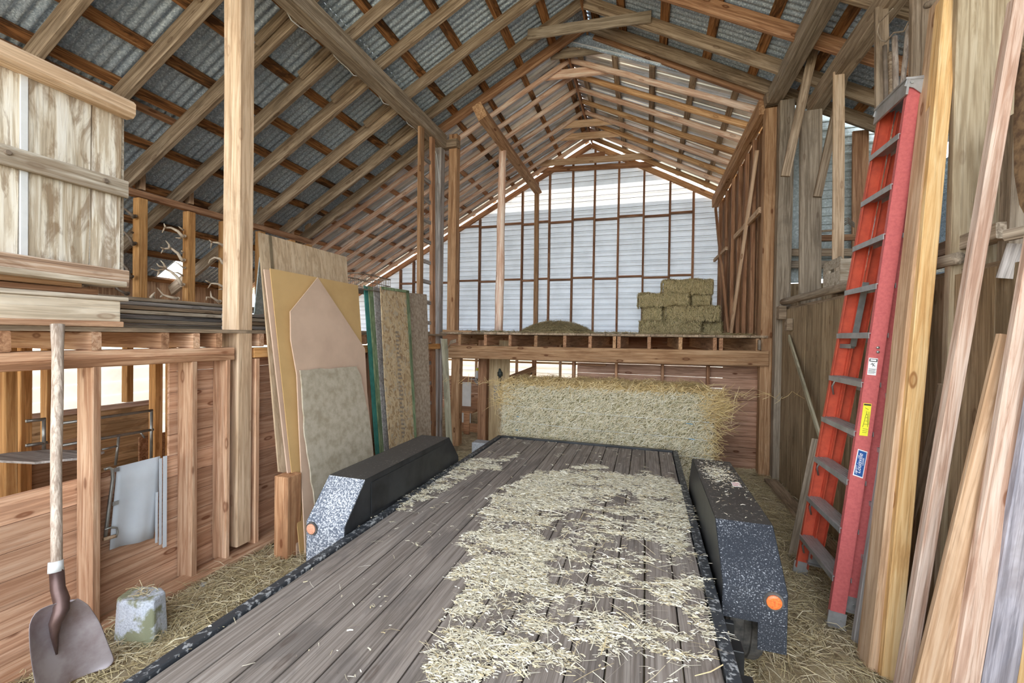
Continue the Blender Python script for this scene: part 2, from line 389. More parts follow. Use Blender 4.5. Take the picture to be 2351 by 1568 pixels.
def frame(p0, p1, hint=(0, 0, 1)):
    p0 = Vector(p0); p1 = Vector(p1); x = (p1-p0); L = x.length; x.normalize()
    h = Vector(hint); z = (h-x*h.dot(x))
    if z.length < 1e-4: z = x.orthogonal()
    z.normalize(); y = z.cross(x)
    M = Matrix(((x[0], y[0], z[0], p0[0]), (x[1], y[1], z[1], p0[1]), (x[2], y[2], z[2], p0[2]), (0, 0, 0, 1)))
    return M, L
def beam(name, p0, p1, w, t, mat, hint=(0, 0, 1), label=None, cat=None, group=None, parent=None, jit=.0025, ch=.005, seg=None, kind=None, mats=None):
    """sawn timber: length along local X, w across (Y), t along the hint (Z); chamfered, slightly uneven"""
    M, L = frame(p0, p1, hint)
    n = seg or max(2, int(L/.35)); c = min(ch, w*.2, t*.2)
    prof = [(-w/2+c, -t/2), (w/2-c, -t/2), (w/2, -t/2+c), (w/2, t/2-c), (w/2-c, t/2), (-w/2+c, t/2), (-w/2, t/2-c), (-w/2, -t/2+c)]
    vs = []; fs = []
    ph = random.uniform(0, 6); bw = random.uniform(.3, 1)*jit
    for i in range(n+1):
        x = L*i/n; oy = math.sin(ph+x*1.7)*bw; oz = math.cos(ph*1.3+x*1.3)*bw
        for y, z in prof:
            vs.append((x, y+oy+random.uniform(-jit, jit)*.35, z+oz+random.uniform(-jit, jit)*.35))
    for i in range(n):
        for k in range(8):
            a = i*8+k; b = i*8+(k+1) % 8; fs.append((a, b, b+8, a+8))
    fs += [tuple(range(8))[::-1], tuple(n*8+k for k in range(8))]
    o = link(name, vs, fs, mat, parent, None, False, M)
    return tag(o, label, cat, group, kind)
def pole(name, p0, p1, r0, r1, mat, label=None, cat=None, group=None, parent=None, jit=.006):
    M, L = frame(p0, p1); n = max(3, int(L/.3)); mb = MB(); pts = []; rs = []
    for i in range(n+1):
        f = i/n; pts.append((L*f, random.uniform(-jit, jit), random.uniform(-jit, jit))); rs.append((r0+(r1-r0)*f)*random.uniform(.95, 1.05))
    mb.tube(pts, rs, 10)
    o = link(name, mb.v, mb.f, mat, parent, None, True, M)
    return tag(o, label, cat, group)
def boxo(name, a, b, mat, parent=None, bev=.006, **k):
    mb = MB(); mb.box(a, b); o = mb.build(name, mat, parent)
    if bev:
        md = o.modifiers.new('bevel', 'BEVEL'); md.width = bev; md.segments = 2
    return tag(o, k.get('label'), k.get('cat'), k.get('group'), k.get('kind'))
def struct(o): o['kind'] = 'structure'; return o
ORD = ['first', 'second', 'third', 'fourth', 'fifth', 'sixth', 'seventh', 'eighth', 'ninth', 'tenth', 'eleventh', 'twelfth', 'thirteenth', 'fourteenth', 'fifteenth', 'sixteenth']

def straw(name, pts, lens, widths, mat, nrm, parent=None, tilt=.25, lift=.012, rng=None, dirs=None, **k):
    """many bent flat blades lying on a surface: pts (n,3), nrm (3) or (n,3)"""
    n = len(pts); rng = rng or np.random.default_rng(3)
    N = np.broadcast_to(np.array(nrm, float), (n, 3)).copy()
    if dirs is None:
        d = rng.normal(size=(n, 3))
    else: d = dirs+rng.normal(size=(n, 3))*.35
    d -= (d*N).sum(1)[:, None]*N; d /= np.linalg.norm(d, axis=1)[:, None]
    d += N*rng.normal(size=(n, 1))*tilt; d /= np.linalg.norm(d, axis=1)[:, None]
    sd = np.cross(d, N+rng.normal(size=(n, 3))*.5); sd /= np.linalg.norm(sd, axis=1)[:, None]
    L = np.broadcast_to(lens, (n,))[:, None]; W = np.broadcast_to(widths, (n,))[:, None]
    c = pts+N*np.abs(rng.normal(size=(n, 1)))*lift
    bend = N*rng.uniform(-.02, .12, (n, 1))*L+sd*rng.normal(size=(n, 1))*.06*L
    a = c-d*L/2; b = c+d*L/2; mid = c+bend
    V = np.stack([a-sd*W/2, a+sd*W/2, mid-sd*W/2, mid+sd*W/2, b-sd*W*.35, b+sd*W*.35], 1).reshape(-1, 3)
    base = np.arange(n)[:, None]*6
    Fq = np.concatenate([base+np.array([[0, 1, 3, 2]]), base+np.array([[2, 3, 5, 4]])], 1).reshape(-1, 4)
    return V, Fq
def mesh_np(name, V, Fq, mats, parent=None, mi=None, origin=(0, 0, 0), extra=None):
    """numpy quads, optional extra MB (its faces use the following material slots)"""
    V = np.asarray(V, float)-np.array(origin)
    me = D.meshes.new(name)
    ev = []; ef = []; emi = []
    if extra is not None:
        ev = [tuple(np.array(v)-np.array(origin)) for v in extra.v]; ef = extra.f; emi = extra.mi
    allv = [tuple(x) for x in V.tolist()]; n0 = len(allv)
    faces = Fq.tolist()+[[i+n0 for i in f] for f in ef]
    me.from_pydata(allv+ev, [], faces)
    for mm in (mats if isinstance(mats, (list, tuple)) else [mats]): me.materials.append(mm)
    idx = list(mi) if mi is not None else [0]*len(Fq)
    me.polygons.foreach_set('material_index', idx+emi); me.update()
    o = D.objects.new(name, me); COL.objects.link(o); o.matrix_world = Matrix.Translation(origin)
    PM[o.name] = o.matrix_world.copy()
    if parent is not None: attach(o, parent)
    return o
def inpoly(x, y, poly):
    r = np.zeros(len(x), bool); n = len(poly); j = n-1
    for i in range(n):
        xi, yi = poly[i]; xj, yj = poly[j]
        c = ((yi > y) != (yj > y)) & (x < (xj-xi)*(y-yi)/(yj-yi+1e-12)+xi); r ^= c; j = i
    return r
def clump(x, y, rng, s=6.0, k=5):
    f = np.zeros(len(x))
    for i in range(k):
        a = rng.uniform(0, 6.28); q = s*(1.6**i)*.6
        f += np.sin(x*math.cos(a)*q+y*math.sin(a)*q+rng.uniform(0, 6))*np.sin(x*math.sin(a+1)*q*1.1-y*math.cos(a+1)*q*.9+rng.uniform(0, 6))/(1+i*.4)
    return f
def profile_sheet(name, o, dl, da, L, W, period, prof, mat, kind='structure', nl=1, trim=None):
    """metal sheet: runs L along dl, ribs repeat each period across da over W; prof = [(frac, height)]"""
    o = Vector(o); dl = Vector(dl).normalized(); da = Vector(da).normalized(); nn = dl.cross(da)
    sts = []; k = 0
    while k*period < W:
        for fr, h in prof:
            s = (k+fr)*period
            if s <= W: sts.append((s, h))
        k += 1
    vs = []; fs = []
    for i in range(nl+1):
        for s, h in sts: vs.append(o+dl*(L*i/nl)+da*s+nn*h)
    m_ = len(sts)
    for i in range(nl):
        for j in range(m_-1): a = i*m_+j; fs.append((a, a+1, a+1+m_, a+m_))
    ob = link(name, vs, fs, mat, None, None, len(prof) > 6)
    ob['kind'] = kind
    return ob
CORR = [(i/8, .0145*math.sin(2*math.pi*i/8)) for i in range(8)]
RIB = [(0, 0), (.38, 0), (.42, .008), (.46, .008), (.50, 0), (.86, 0), (.90, .02), (.96, .02)]
exec_marker = None
# =================================================================== GROUND
def floor_grid():
    xs = np.concatenate([[-14, -9], np.arange(-7.6, 4.01, .12), [6, 9]]); ys = np.concatenate([[-9, -4], np.arange(-1, 10.01, .12), [12, 15]])
    rng = np.random.default_rng(1)
    X, Y = np.meshgrid(xs, ys); Z = .012*np.sin(X*2.3+Y)*np.cos(Y*1.9-X)+rng.normal(size=X.shape)*.006-.01
    V = np.stack([X, Y, Z], -1).reshape(-1, 3); nx = len(xs); f = []
    for j in range(len(ys)-1):
        for i in range(nx-1): a = j*nx+i; f.append((a, a+1, a+1+nx, a+nx))
    o = link('floor', V.tolist(), f, DIRT, smooth=True); struct(o)
floor_grid()
mb = MB(); mb.box((-60, -60, -.25), (60, 60, -.16)); struct(mb.build('floor', GRND))

# =================================================================== ROOF GEOMETRY
def zu(x): return 4.93+.5216*(x+3.2)       # underside of the near upper left rafters
def zl(x): return 4.85+.57*(x+3.2)         # underside of the near lower left rafters
def zr(x): return 4.866-.544*(x-1.463)     # underside of the near right rafters
RX, RZ = -.88, 6.14                        # near ridge
FX, FZ = -1.19, 5.98                       # far ridge
def fl(x): return FZ-.53*(FX-x)
def fr_(x): return FZ-.545*(x-FX)
def fry(x, y): return FZ-(FZ-(4.87-(y-6.28)*.087))*(x-FX)/(1.4-FX)   # far right slope lifts slightly towards the old roof
YF, YN, YB = -1.2, 6.28, 9.5
EAVE = -7.9
def slope_sheet(name, x0, z0, x1, z1, y0, y1, period, prof, mat):
    L = math.hypot(x1-x0, z1-z0)
    d = Vector((x1-x0, 0, z1-z0))
    return profile_sheet(name, (x0, y0, z0), d, (0, 1, 0), L, y1-y0, period, prof, mat)
OFF = .20
slope_sheet('ceiling', RX-.0, RZ+OFF, -3.2, zu(-3.2)+OFF, YF, YN+.12, .080, CORR, METG)
slope_sheet('ceiling', -3.2, zu(-3.2)+OFF, -6.35, zl(-6.35)+OFF+.08, YF, YN+.12, .080, CORR, METG)
slope_sheet('ceiling', -6.35, zl(-6.35)+OFF+.08, -7.15, zl(-7.15)+OFF+.08, YF, YN+.12, .080, CORR, METG)
slope_sheet('ceiling', -7.15, zl(-7.15)+OFF+.08, EAVE, zl(EAVE)+OFF+.08, YF, 4.95, .080, CORR, METG)
slope_sheet('ceiling', -7.15, zl(-7.15)+OFF+.08, EAVE, zl(EAVE)+OFF+.08, 5.3, YN+.12, .080, CORR, METG)
slope_sheet('ceiling', RX, RZ+OFF, 3.3, zr(3.3)+OFF, YF, YN+.12, .080, CORR, METG)
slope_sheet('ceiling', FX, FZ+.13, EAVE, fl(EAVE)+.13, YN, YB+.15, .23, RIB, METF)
vs_ = []; k_ = 0; prev_ = []
for k_ in range(16):
    for f_r, h_ in RIB:
        y_ = YN+(k_+f_r)*.23
        if y_ < YB+.15: prev_.append((y_, h_))
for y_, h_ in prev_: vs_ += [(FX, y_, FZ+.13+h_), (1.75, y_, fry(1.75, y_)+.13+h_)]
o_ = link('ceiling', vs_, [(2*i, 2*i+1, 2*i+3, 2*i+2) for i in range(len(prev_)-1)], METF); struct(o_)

def near_metal(x):
    if x > RX: return zr(x)+OFF
    if x > -3.2: return zu(x)+OFF
    return zl(x)+OFF+.08
def far_metal(x): return (fry(x, YN) if x > FX else fl(x))+.13
mb = MB(); xs_ = [-7.9+.29*i for i in range(33)]
for i in range(32):
    a, b = xs_[i], xs_[i+1]
    q = [min(near_metal(a), far_metal(a))-.03, min(near_metal(b), far_metal(b))-.03, max(near_metal(b), far_metal(b))+.09, max(near_metal(a), far_metal(a))+.09]
    if b < 1.75: mb.poly([(a, YN+.03, q[0]), (b, YN+.03, q[1]), (b, YN+.03, q[2]), (a, YN+.03, q[3])], (0, 1, 0), .02)
ti = mb.build('trim_1', METG); struct(ti)
# ------------------------------------------------------------------ near rafters
NEARY = [-.75, -.15, .45, 1.05, 1.65, 2.24, 2.85, 3.45, 4.02, 4.55, 5.2, 5.78, 6.22]
vis = 0
for i, y in enumerate(NEARY):
    bk = ORD[len(NEARY)-1-i]
    last = i == len(NEARY)-1
    # lower
    x0, x1 = -5.86, -3.16
    if i % 2 == 0: x0 = -7.6
    hh = Vector((-.57, 0, 1))
    yy = y-.03
    beam('lower_rafter', (x0, yy, zl(x0)+.09), (x1, yy, zl(x1)+.09), .055, .17, OLD, hh,
         f'gray-brown lower left rafter, {bk} counting toward the camera from the new roof', 'rafter', 'lower left rafters')
    if not last:
        s = beam('splice_block', (-3.78, yy-.055, zl(-3.78)+.14), (-3.2, yy-.055, zl(-3.2)+.16), .045, .10, OLD, hh,
             f'tapered splice block on the {bk} lower left rafter counted back from the new roof', 'block', 'rafter splice blocks', ch=.02)
    # upper
    x0 = -3.3
    beam('upper_rafter', (x0, y-.025, zu(x0)+.07), (RX-.02, y-.025, zu(RX-.02)+.07), .05, .14, OLD if not last else REDF, (-.52, 0, 1),
         f'rough sawn upper left rafter, {bk} counting toward the camera from the new roof', 'rafter', 'upper left rafters')
    x1 = 3.1
    beam('right_rafter', (RX+.02, y-.025, zr(RX+.02)+.07), (x1, y-.025, zr(x1)+.07), .05, .15, REDF if i % 2 == 0 and not last else OLD, (.54, 0, 1),
         f'brown sawn right-slope rafter, {bk} counting toward the camera from the new roof', 'rafter', 'near right rafters')
# doubled end rafter on the right
beam('end_rafter', (RX+.1, YN+.02, zr(RX+.1)+.02), (1.5, YN+.02, zr(1.5)+.02), .05, .12, REDF, (.54, 0, 1), 'brown rafter doubled under the last near right rafter', 'rafter')
# purlins near left / right
PX = [-1.38, -1.86, -2.4, -2.92, -3.43, -3.95, -4.45, -4.88, -5.4, -5.95, -6.5, -7.05, -7.6]
for i, x in enumerate(PX):
    up_ = x > -3.2; z = (zu(x)+.165) if up_ else zl(x)+.08+.165
    beam('roof_purlin', (x, YF+.1, z), (x, YN+.02, z), .115, .036, PURL, (-.55, 0, 1), f'dark-stained purlin strip on the near left slope, {ORD[i]} down from the ridge', 'purlin', 'near left purlins', jit=.006, seg=16)
beam('roof_purlin', (-5.02, YF+.1, zl(-5.02)+.245), (-5.02, 3.5, zl(-5.02)+.245), .08, .04, REDF, (-.55, 0, 1), 'reddish purlin strip doubled beside the eighth left purlin', 'purlin')
PXR = [-.95+.2, -.38, .16, .70, 1.24, 1.8, 2.4]
for i, x in enumerate(PXR):
    z = zr(x)+.17
    beam('roof_purlin', (x, YF+.1, z), (x, YN+.02, z), .115, .036, PURL, (.55, 0, 1), f'dark-stained purlin strip on the near right slope, {ORD[i]} down from the ridge', 'purlin', 'near right purlins', jit=.006, seg=16)
beam('ridge_board', (RX, YF+.1, RZ+.06), (RX, YN, RZ+.06), .03, .16, PURL, (0, 0, 1), 'dark ridge board along the peak of the near roof', 'board')
# ------------------------------------------------------------------ far roof
FARY = [6.62, 7.02, 7.42, 7.82, 8.2, 8.58, 8.96, 9.3]
for i, y in enumerate(FARY):
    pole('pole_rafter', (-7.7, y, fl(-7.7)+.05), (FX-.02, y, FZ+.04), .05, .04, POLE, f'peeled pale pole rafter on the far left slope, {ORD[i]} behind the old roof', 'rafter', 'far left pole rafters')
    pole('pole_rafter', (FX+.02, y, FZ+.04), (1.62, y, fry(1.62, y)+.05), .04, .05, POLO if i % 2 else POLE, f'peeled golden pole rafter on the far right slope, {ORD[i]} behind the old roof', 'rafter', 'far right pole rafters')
for i, x in enumerate([-1.3, -1.86, -2.4, -2.92, -3.43, -3.95, -4.45, -5.0, -5.5, -6.05, -6.6, -7.2]):
    z = fl(x)+.098
    beam('far_purlin', (x, YN+.05, z), (x, YB+.02, z), .085, .034, PURL if x > -3 else REDF, (-.53, 0, 1), f'dark purlin strip on the far left slope, {ORD[i]} down from the ridge', 'purlin', 'far left purlins', jit=.006, seg=10)
for i, x in enumerate([-1.02, -.5, .02, .56, 1.1, 1.6]):
    beam('far_purlin', (x, YN+.05, fry(x, YN)+.098), (x, YB+.02, fry(x, YB)+.098), .085, .034, OLD, (.53, 0, 1), f'dark purlin strip on the far right slope, {ORD[i]} down from the ridge', 'purlin', 'far right purlins', jit=.006, seg=10)
beam('ridge_board', (FX, YN+.1, FZ+.05), (FX, YB, FZ+.05), .025, .14, REDF, (0, 0, 1), 'thin brown ridge board of the far roof where the poles meet', 'board')
# collar ties
def tie(u0, v0, u1, v1, y, mat, lab, w=.14):
    a = P(u0, v0, Y=y); b = P(u1, v1, Y=y)
    z = (a.z+b.z)/2; 
    beam('collar_tie', (a.x, y, a.z), (b.x, y, b.z), .035, w, mat, (0, 0, 1), lab, 'tie', 'collar ties')
tie(1212, 80, 1495, 38, 5.70, OLDG, 'gray collar tie nearest the camera, under the near roof peak')
tie(1265, 127, 1450, 102, 6.36, OLDG, 'short gray-brown collar tie just behind the end of the old roof')
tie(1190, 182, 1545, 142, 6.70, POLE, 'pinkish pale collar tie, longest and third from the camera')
tie(1172, 298, 1520, 268, 8.25, TIE, 'pale knotty collar tie below the far ridge, fourth from the camera', .13)
tie(1184, 324, 1520, 298, 8.62, TIE, 'pale knotty collar tie, fifth from the camera', .13)
tie(1228, 376, 1515, 356, 9.2, TIE, 'tan collar tie, sixth from the camera near the white gable', .13)
tie(1228, 392, 1512, 376, 9.40, REDF, 'brown collar tie nearest the white gable', .11)

# =================================================================== BACK GABLE
RIBD = plain('dark_rib_edge', (.34, .31, .27), .8, c2=(.22, .19, .16), scale=3, bs=0)  # darker colour for one edge face of each rib
def gable_x(z):
    """left and right limits of the wall at height z"""
    l = FX-(FZ-.06-z)/.53; r = FX+(FZ-.06-z)/.545
    return max(l, -7.8), min(r, 1.48)
def siding(name, y, z0, z1, xlim, mat, per=.2286, flip=1, kind='structure'):
    zs = []; k = 0
    z = z0
    while z < z1-1e-6:
        for f, h in ((0, 0), (.42, 0), (.45, .012), (.50, .012), (.53, 0), (.90, 0), (.925, .022), (.985, .022)):
            q = z+f*per
            if q < z1: zs.append((q, h))
        z += per
    zs.append((z1, 0)); vs = []; fs = []
    for q, h in zs:
        a, b = xlim(q)
        for i in range(5): vs.append((a+(b-a)*i/4, y+h*flip, q))
    mi = []
    for i in range(len(zs)-1):
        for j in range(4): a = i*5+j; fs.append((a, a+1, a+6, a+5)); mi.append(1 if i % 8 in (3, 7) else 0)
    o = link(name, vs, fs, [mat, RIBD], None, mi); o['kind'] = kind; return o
ZB0, ZB1 = 4.62, 5.06
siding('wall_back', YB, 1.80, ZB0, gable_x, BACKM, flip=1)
siding('wall_back', YB, ZB0, ZB1, gable_x, BAND, flip=1)  # strip standing in for the sunlight on the wall
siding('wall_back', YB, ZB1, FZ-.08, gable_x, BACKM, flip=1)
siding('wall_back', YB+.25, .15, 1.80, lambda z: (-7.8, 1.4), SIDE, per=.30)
# gable studs and girts
gst = [1536, 1590, 1476, 1418, 1363, 1313, 1260, 1232, 1198, 1150, 1101, 1052, 1005, 950, 920]
nm = ['rightmost', 'second from the right'] 
gx = sorted([P(u, 600, Y=YB-.06).x for u in gst])
for i, x in enumerate(gx):
    zt = min(fl(x), fr_(x))-.11
    beam('gable_stud', (x, YB-.05, 1.8), (x, YB-.05, zt), .04, .09, STUDB, (0, 1, 0), f'slim brown stud on the white gable wall, {ORD[i]} from the left', 'stud', 'gable wall studs', jit=.002)
for gi, z in enumerate((3.02, 4.3)):
    for i in range(len(gx)-1):
        xm = (gx[i]+gx[i+1])/2
        if min(fl(xm), fr_(xm))-.15 < z: continue
        dz = .035 if i % 2 else 0
        beam('gable_girt', (gx[i]+.02, YB-.05, z+dz), (gx[i+1]-.02, YB-.05, z+dz), .09, .038, STUDB, (0, 0, 1),
             f'short brown blocking in the {"lower" if gi == 0 else "upper"} row, between gable studs {ORD[i]} and {ORD[i+1]} from the left', 'blocking', 'gable blocking', jit=.001)
beam('gable_plate', (-7.6, YB-.05, fl(-7.6)-.04), (FX, YB-.05, FZ-.05), .05, .11, REDF, (-.53, 0, 1), 'brown raking plate on the left slope of the white gable', 'plate')
beam('gable_plate', (FX, YB-.05, FZ-.05), (1.5, YB-.05, fr_(1.5)-.04), .05, .11, BEAM, (.53, 0, 1), 'golden brown raking plate on the right slope of the white gable', 'plate')
beam('gable_block', (-1.5, YB-.12, FZ-.32), (-.9, YB-.12, FZ-.30), .04, .10, REDF, (0, 0, 1), 'short brown block under the peak of the white gable', 'block')

# =================================================================== MAIN FRAME
beam('purlin_beam', (-3.15, YF, 4.82), (-3.15, 6.2, 4.82), .17, .20, OLDG, (0, 0, 1), 'long gray roof beam over the left posts, cable hanging along it', 'beam', jit=.006)
beam('purlin_beam', (1.5, YF, 4.83), (1.5, 6.15, 4.83), .16, .19, OLDG, (0, 0, 1), 'long gray roof beam over the right posts', 'beam', jit=.006)
beam('purlin_beam', (1.86, YF, 4.60), (1.88, 6.0, 4.55), .15, .19, OLD, (0, 0, 1), 'second weathered roof beam just right of the long gray one', 'beam', jit=.006)
# cable along left beam
rng = random.Random(5); pts = []
for i in range(40):
    y = 2.2+i*.098; pts.append((-3.245+.01*math.sin(i), y, 4.745+.035*math.sin(i*.9)+.02*math.sin(i*2.1)))
pts += [(-3.2, 6.12, 4.6), (-3.17, 6.15, 4.3), (-3.16, 6.16, 4.05)]
mb = MB(); mb.tube(pts, .006, 6); tag(mb.build('hanging_cable', PVCW, smooth=True), 'thin pale cable running along the left roof beam', 'cable')
# left post (two sides) above and below the loft
beam('left_post', (-3.085, 2.595, .08), (-3.085, 2.595, 4.72), .17, .13, POST, (0, 1, 0), 'tall pale sawn post rising to the roof, nearest post on the left', 'post', ch=.008, jit=.003)
# ladder post and its neighbours
beam('ladder_post', (-3.2, 6.22, 0), (-3.2, 6.22, 4.75), .13, .14, GRYB, (0, 1, 0), 'dark gray old post right behind the wall ladder', 'post')
beam('front_post', (-2.98, 6.32, 1.83), (-2.98, 6.32, 4.95), .14, .13, BEAM, (0, 1, 0), 'brown square post on the loft edge right of the ladder', 'post')
beam('post_bracket', (-3.22, 6.26, 4.78), (-2.88, 6.24, 4.78), .12, .12, OLD, (0, 0, 1), 'short gray bracket timber between ladder post and brown loft post', 'bracket')
beam('floor_pad', (-3.1, 6.3, 1.815), (-2.6, 6.3, 1.80), .18, .05, BEAM, (0, 0, 1), 'flat timber pad under the brown loft post', 'pad')
beam('loft_beam', (-2.96, 6.22, 1.49), (1.49, 6.22, 1.515), .14, .20, BEAM, (0, 0, 1), 'long knotty front beam carrying the far loft', 'beam', ch=.01, jit=.003)
beam('loft_post', (-2.86, 6.26, 0), (-2.86, 6.26, 1.39), .14, .13, BEAM, (0, 1, 0), 'brown post under the left end of the loft beam', 'post')
beam('right_post', (1.475, 6.27, 0), (1.475, 6.27, 4.70), .13, .14, BEAM, (0, 1, 0), 'tall warm brown square post at the right end of the loft beam', 'post', ch=.008)
beam('right_old_post', (1.62, 6.14, 0), (1.62, 6.14, 4.72), .16, .12, OLDG, (0, 1, 0), 'tall gray old post just right of the warm brown one', 'post')
beam('timber_block', (1.40, 6.2, 4.80), (1.60, 6.2, 4.83), .13, .14, OLD, (0, 0, 1), 'short block on top of the warm brown right post', 'block')
# far loft beams and poles
beam('far_beam', (-2.37, 5.85, 5.02), (-2.40, 9.42, 5.06), .15, .24, BEAM, (-.5, 0, 1), 'brown lengthwise beam under the far left slope, held by the round pole', 'beam')
pole('round_pole', (-2.42, 7.0, 1.82), (-2.40, 7.0, 4.98), .075, .065, POLE, 'peeled round pole standing on the loft left of the hay pile', 'pole')
beam('far_post', (-2.36, 9.35, 1.82), (-2.38, 9.35, 4.95), .09, .09, BEAM, (0, 1, 0), 'brown post at the gable end of the far left beam', 'post')
beam('far_beam', (1.41, 6.3, 4.77), (1.28, 9.45, 4.49), .12, .20, BEAM, (0, 0, 1), 'brown lengthwise beam over the far right stud wall', 'beam')

# =================================================================== FAR LOFT
mb = MB()
for k in range(22):
    x = -2.98+k*.203; mb.box((x, 6.16, 1.775), (x+.198, 9.5, 1.805))
mb.box((-7.6, 6.2, 1.775), (-3.0, 9.5, 1.805))
struct(mb.build('floor', LOFTW))
jx = [P(u, 785, Y=6.2).x for u in (1058, 1117, 1173, 1232, 1298, 1356, 1411, 1421, 1490, 1562, 1640, 1654, 1738)]
for i, x in enumerate(jx):
    beam('loft_joist', (x, 6.15, 1.685), (x, 9.4, 1.685), .045, .165, REDF if i % 3 else BEAM, (0, 0, 1), f'brown loft joist end resting on the loft beam, {ORD[i]} from the left', 'joist', 'far loft joists')
boxo('chain_end', (1.36, 6.1, 1.62), (1.39, 6.15, 1.75), WIRE, label='dark rope end hanging at the right end of the loft joists', cat='rope')

# far right stud wall above the loft
mb = MB(); k = 0
y = 6.36
while y < 9.4:
    xx = 1.53-(y-6.36)*.04
    hgt = 4.76-(y-6.3)*.082
    mb.box((xx, y, 1.8), (xx+.02, y+.145, hgt)); y += .15
struct(mb.build('wall_right', BRNZ))
for i, y in enumerate((6.95, 7.35, 7.75, 8.2, 8.7, 9.25)):
    xx = 1.47-(y-6.36)*.04
    beam('wall_stud', (xx, y, 1.82), (xx, y, 4.66-(y-6.3)*.08), .05, .09, REDF, (0, 1, 0), f'brown stud of the far right loft wall, {ORD[i]} from the camera', 'stud', 'far right studs')
def seg(name, u0, v0, x0, u1, v1, x1, w, t, mat, lab, cat, hint=(1, 0, 0)):
    return beam(name, P(u0, v0, X=x0), P(u1, v1, X=x1), w, t, mat, hint, lab, cat)
seg('diagonal_brace', 1738, 345, 1.40, 1678, 765, 1.33, .07, .04, TIE, 'long pale diagonal brace leaning right on the far right wall', 'brace')
seg('diagonal_brace', 1643, 478, 1.24, 1672, 765, 1.32, .07, .04, REDF, 'thin brown diagonal brace leaning left beside the hay bales', 'brace')
seg('wall_block', 1687, 545, 1.36, 1745, 482, 1.42, .08, .04, TIE, 'short slanting block across the far right wall studs', 'block')
seg('wall_block', 1640, 598, 1.26, 1668, 570, 1.30, .06, .04, TIE, 'short lower slanting block near the gable corner', 'block')

mb = MB(); mb.box((1.49, 6.2, 1.42), (1.51, 9.5, 1.80)); mb.box((1.49, 6.53, 0), (1.51, 9.5, 1.43)); struct(mb.build('wall_right', BRNZ))
mb = MB(); mb.box((1.46, 6.37, 1.8), (1.64, 6.39, 4.95)); struct(mb.build('wall_right', BRNZ))
# plank wall below the loft
mb = MB(); z = .0; r2 = random.Random(3)
hs = [.145, .14, .15, .145, .2, .145, .15, .145, .15, .1]
for hgt in hs:
    if z > 1.44: break
    mb.box((-.98, 6.5, z), (1.47, 6.52, min(z+hgt-.006, 1.47))); z += hgt
mb.box((-.98, 6.53, 0), (1.47, 6.54, .93))
struct(mb.build('wall_back', PLKX))
for i, u in enumerate((1318, 1415, 1521, 1625)):
    x = P(u, 860, Y=6.46).x
    beam('plank_wall_stud', (x, 6.45, 0), (x, 6.45, 1.39), .04, .08, REDF, (0, 1, 0), f'brown stud on the plank wall behind the big bale, {ORD[i]} from the left', 'stud', 'plank wall studs')
boxo('nailer_board', (-.93, 6.42, 1.33), (-.55, 6.45, 1.36), REDF, label='short board scrap nailed at the top left of the plank wall', cat='board')

# =================================================================== LEFT WALL
mb = MB(); z = 0
while z < 1.5:
    h = .147; y0 = -1.2 if z+h < .9 else 2.13
    top = min(z+h-.003, 1.54)
    mb.box((-3.165, y0, z), (-3.145, 2.9 if False else 5.95, top)); z += h
struct(mb.build('wall_left', PLKY))
for i, y in enumerate((1.64, 2.2, 2.455, 2.71, 3.15, 3.7, 4.25, 4.8, 5.35)):
    w_ = .038 if i != 2 else .03
    zt = 1.54
    beam('wall_stud', (-3.07, y, .02), (-3.07, y, zt), w_+.004, .14, PINK, (1, 0, 0), f'pinkish upright stud of the left stall wall, {ORD[i]} from the camera side', 'stud', 'left wall studs', jit=.0015)
beam('top_plate', (-3.075, -1.2, 1.565), (-3.075, 2.5, 1.558), .15, .045, REDF, (0, 0, 1), 'lower red-brown top plate of the near left wall', 'plate')
beam('top_plate', (-3.075, -1.2, 1.616), (-3.075, 2.5, 1.607), .145, .052, PINK, (0, 0, 1), 'upper pinkish top plate of the near left wall', 'plate')
beam('top_plate', (-3.075, 2.68, 1.585), (-3.075, 5.95, 1.58), .145, .08, ORNG, (0, 0, 1), 'orange top plate of the left wall behind the tall post', 'plate')
beam('sill_board', (-3.0, -1, .02), (-3.0, 5.9, .02), .16, .04, PINK, (0, 0, 1), 'dusty sill board along the foot of the left wall', 'sill')
# left loft
mb = MB()
for k in range(24):
    x = -3.0-.195*k; mb.box((x-.19, -1.2, 1.742), (x, 6.15, 1.768))
struct(mb.build('floor', LOFTW))
for i, y in enumerate((1.265, 1.635, 2.0, 2.205, 2.37, 2.735, 3.1, 3.6, 4.1, 4.6, 5.1, 5.6)):
    beam('floor_joist', (-2.995, y, 1.687), (-6.6, y, 1.687), .048, .105, PINK if i % 2 else REDF, (0, 0, 1), f'orange-brown joist under the left loft, {ORD[i]} from the camera side', 'joist', 'left loft joists')
# box with frame on the loft
bx = thing('storage_box', (-3.1, .9, 1.77), 'cream painted long wooden box on the left loft edge, boards stacked on its lid', 'box')
boxo('side_panel', (-3.02, -.6, 1.80), (-3.0, 1.755, 1.925), CRATEY, bx)
boxo('side_panel', (-3.62, -.6, 1.80), (-3.6, 1.755, 1.925), CRATEY, bx)
boxo('end_panel', (-3.6, 1.735, 1.80), (-3.02, 1.755, 1.925), CRATE, bx)
boxo('base_rail', (-3.02, -.6, 1.77), (-2.985, 1.765, 1.803), PINKY, bx)
boxo('lid', (-3.66, -.6, 1.925), (-2.985, 1.79, 1.95), WASHY, bx)
for i, (y1, z0, xx, mt) in enumerate(((1.66, 1.952, -3.03, REDF), (1.58, 1.988, -3.02, BEAM))):
    beam('stacked_plank', (xx-.12, -.6, z0+.018), (xx-.12, y1, z0+.018), .24, .034, mt, (0, 0, 1), ('reddish' if i == 0 else 'tan')+f' plank lying on the box lid, {"lower" if i == 0 else "upper"} of the two', 'plank')
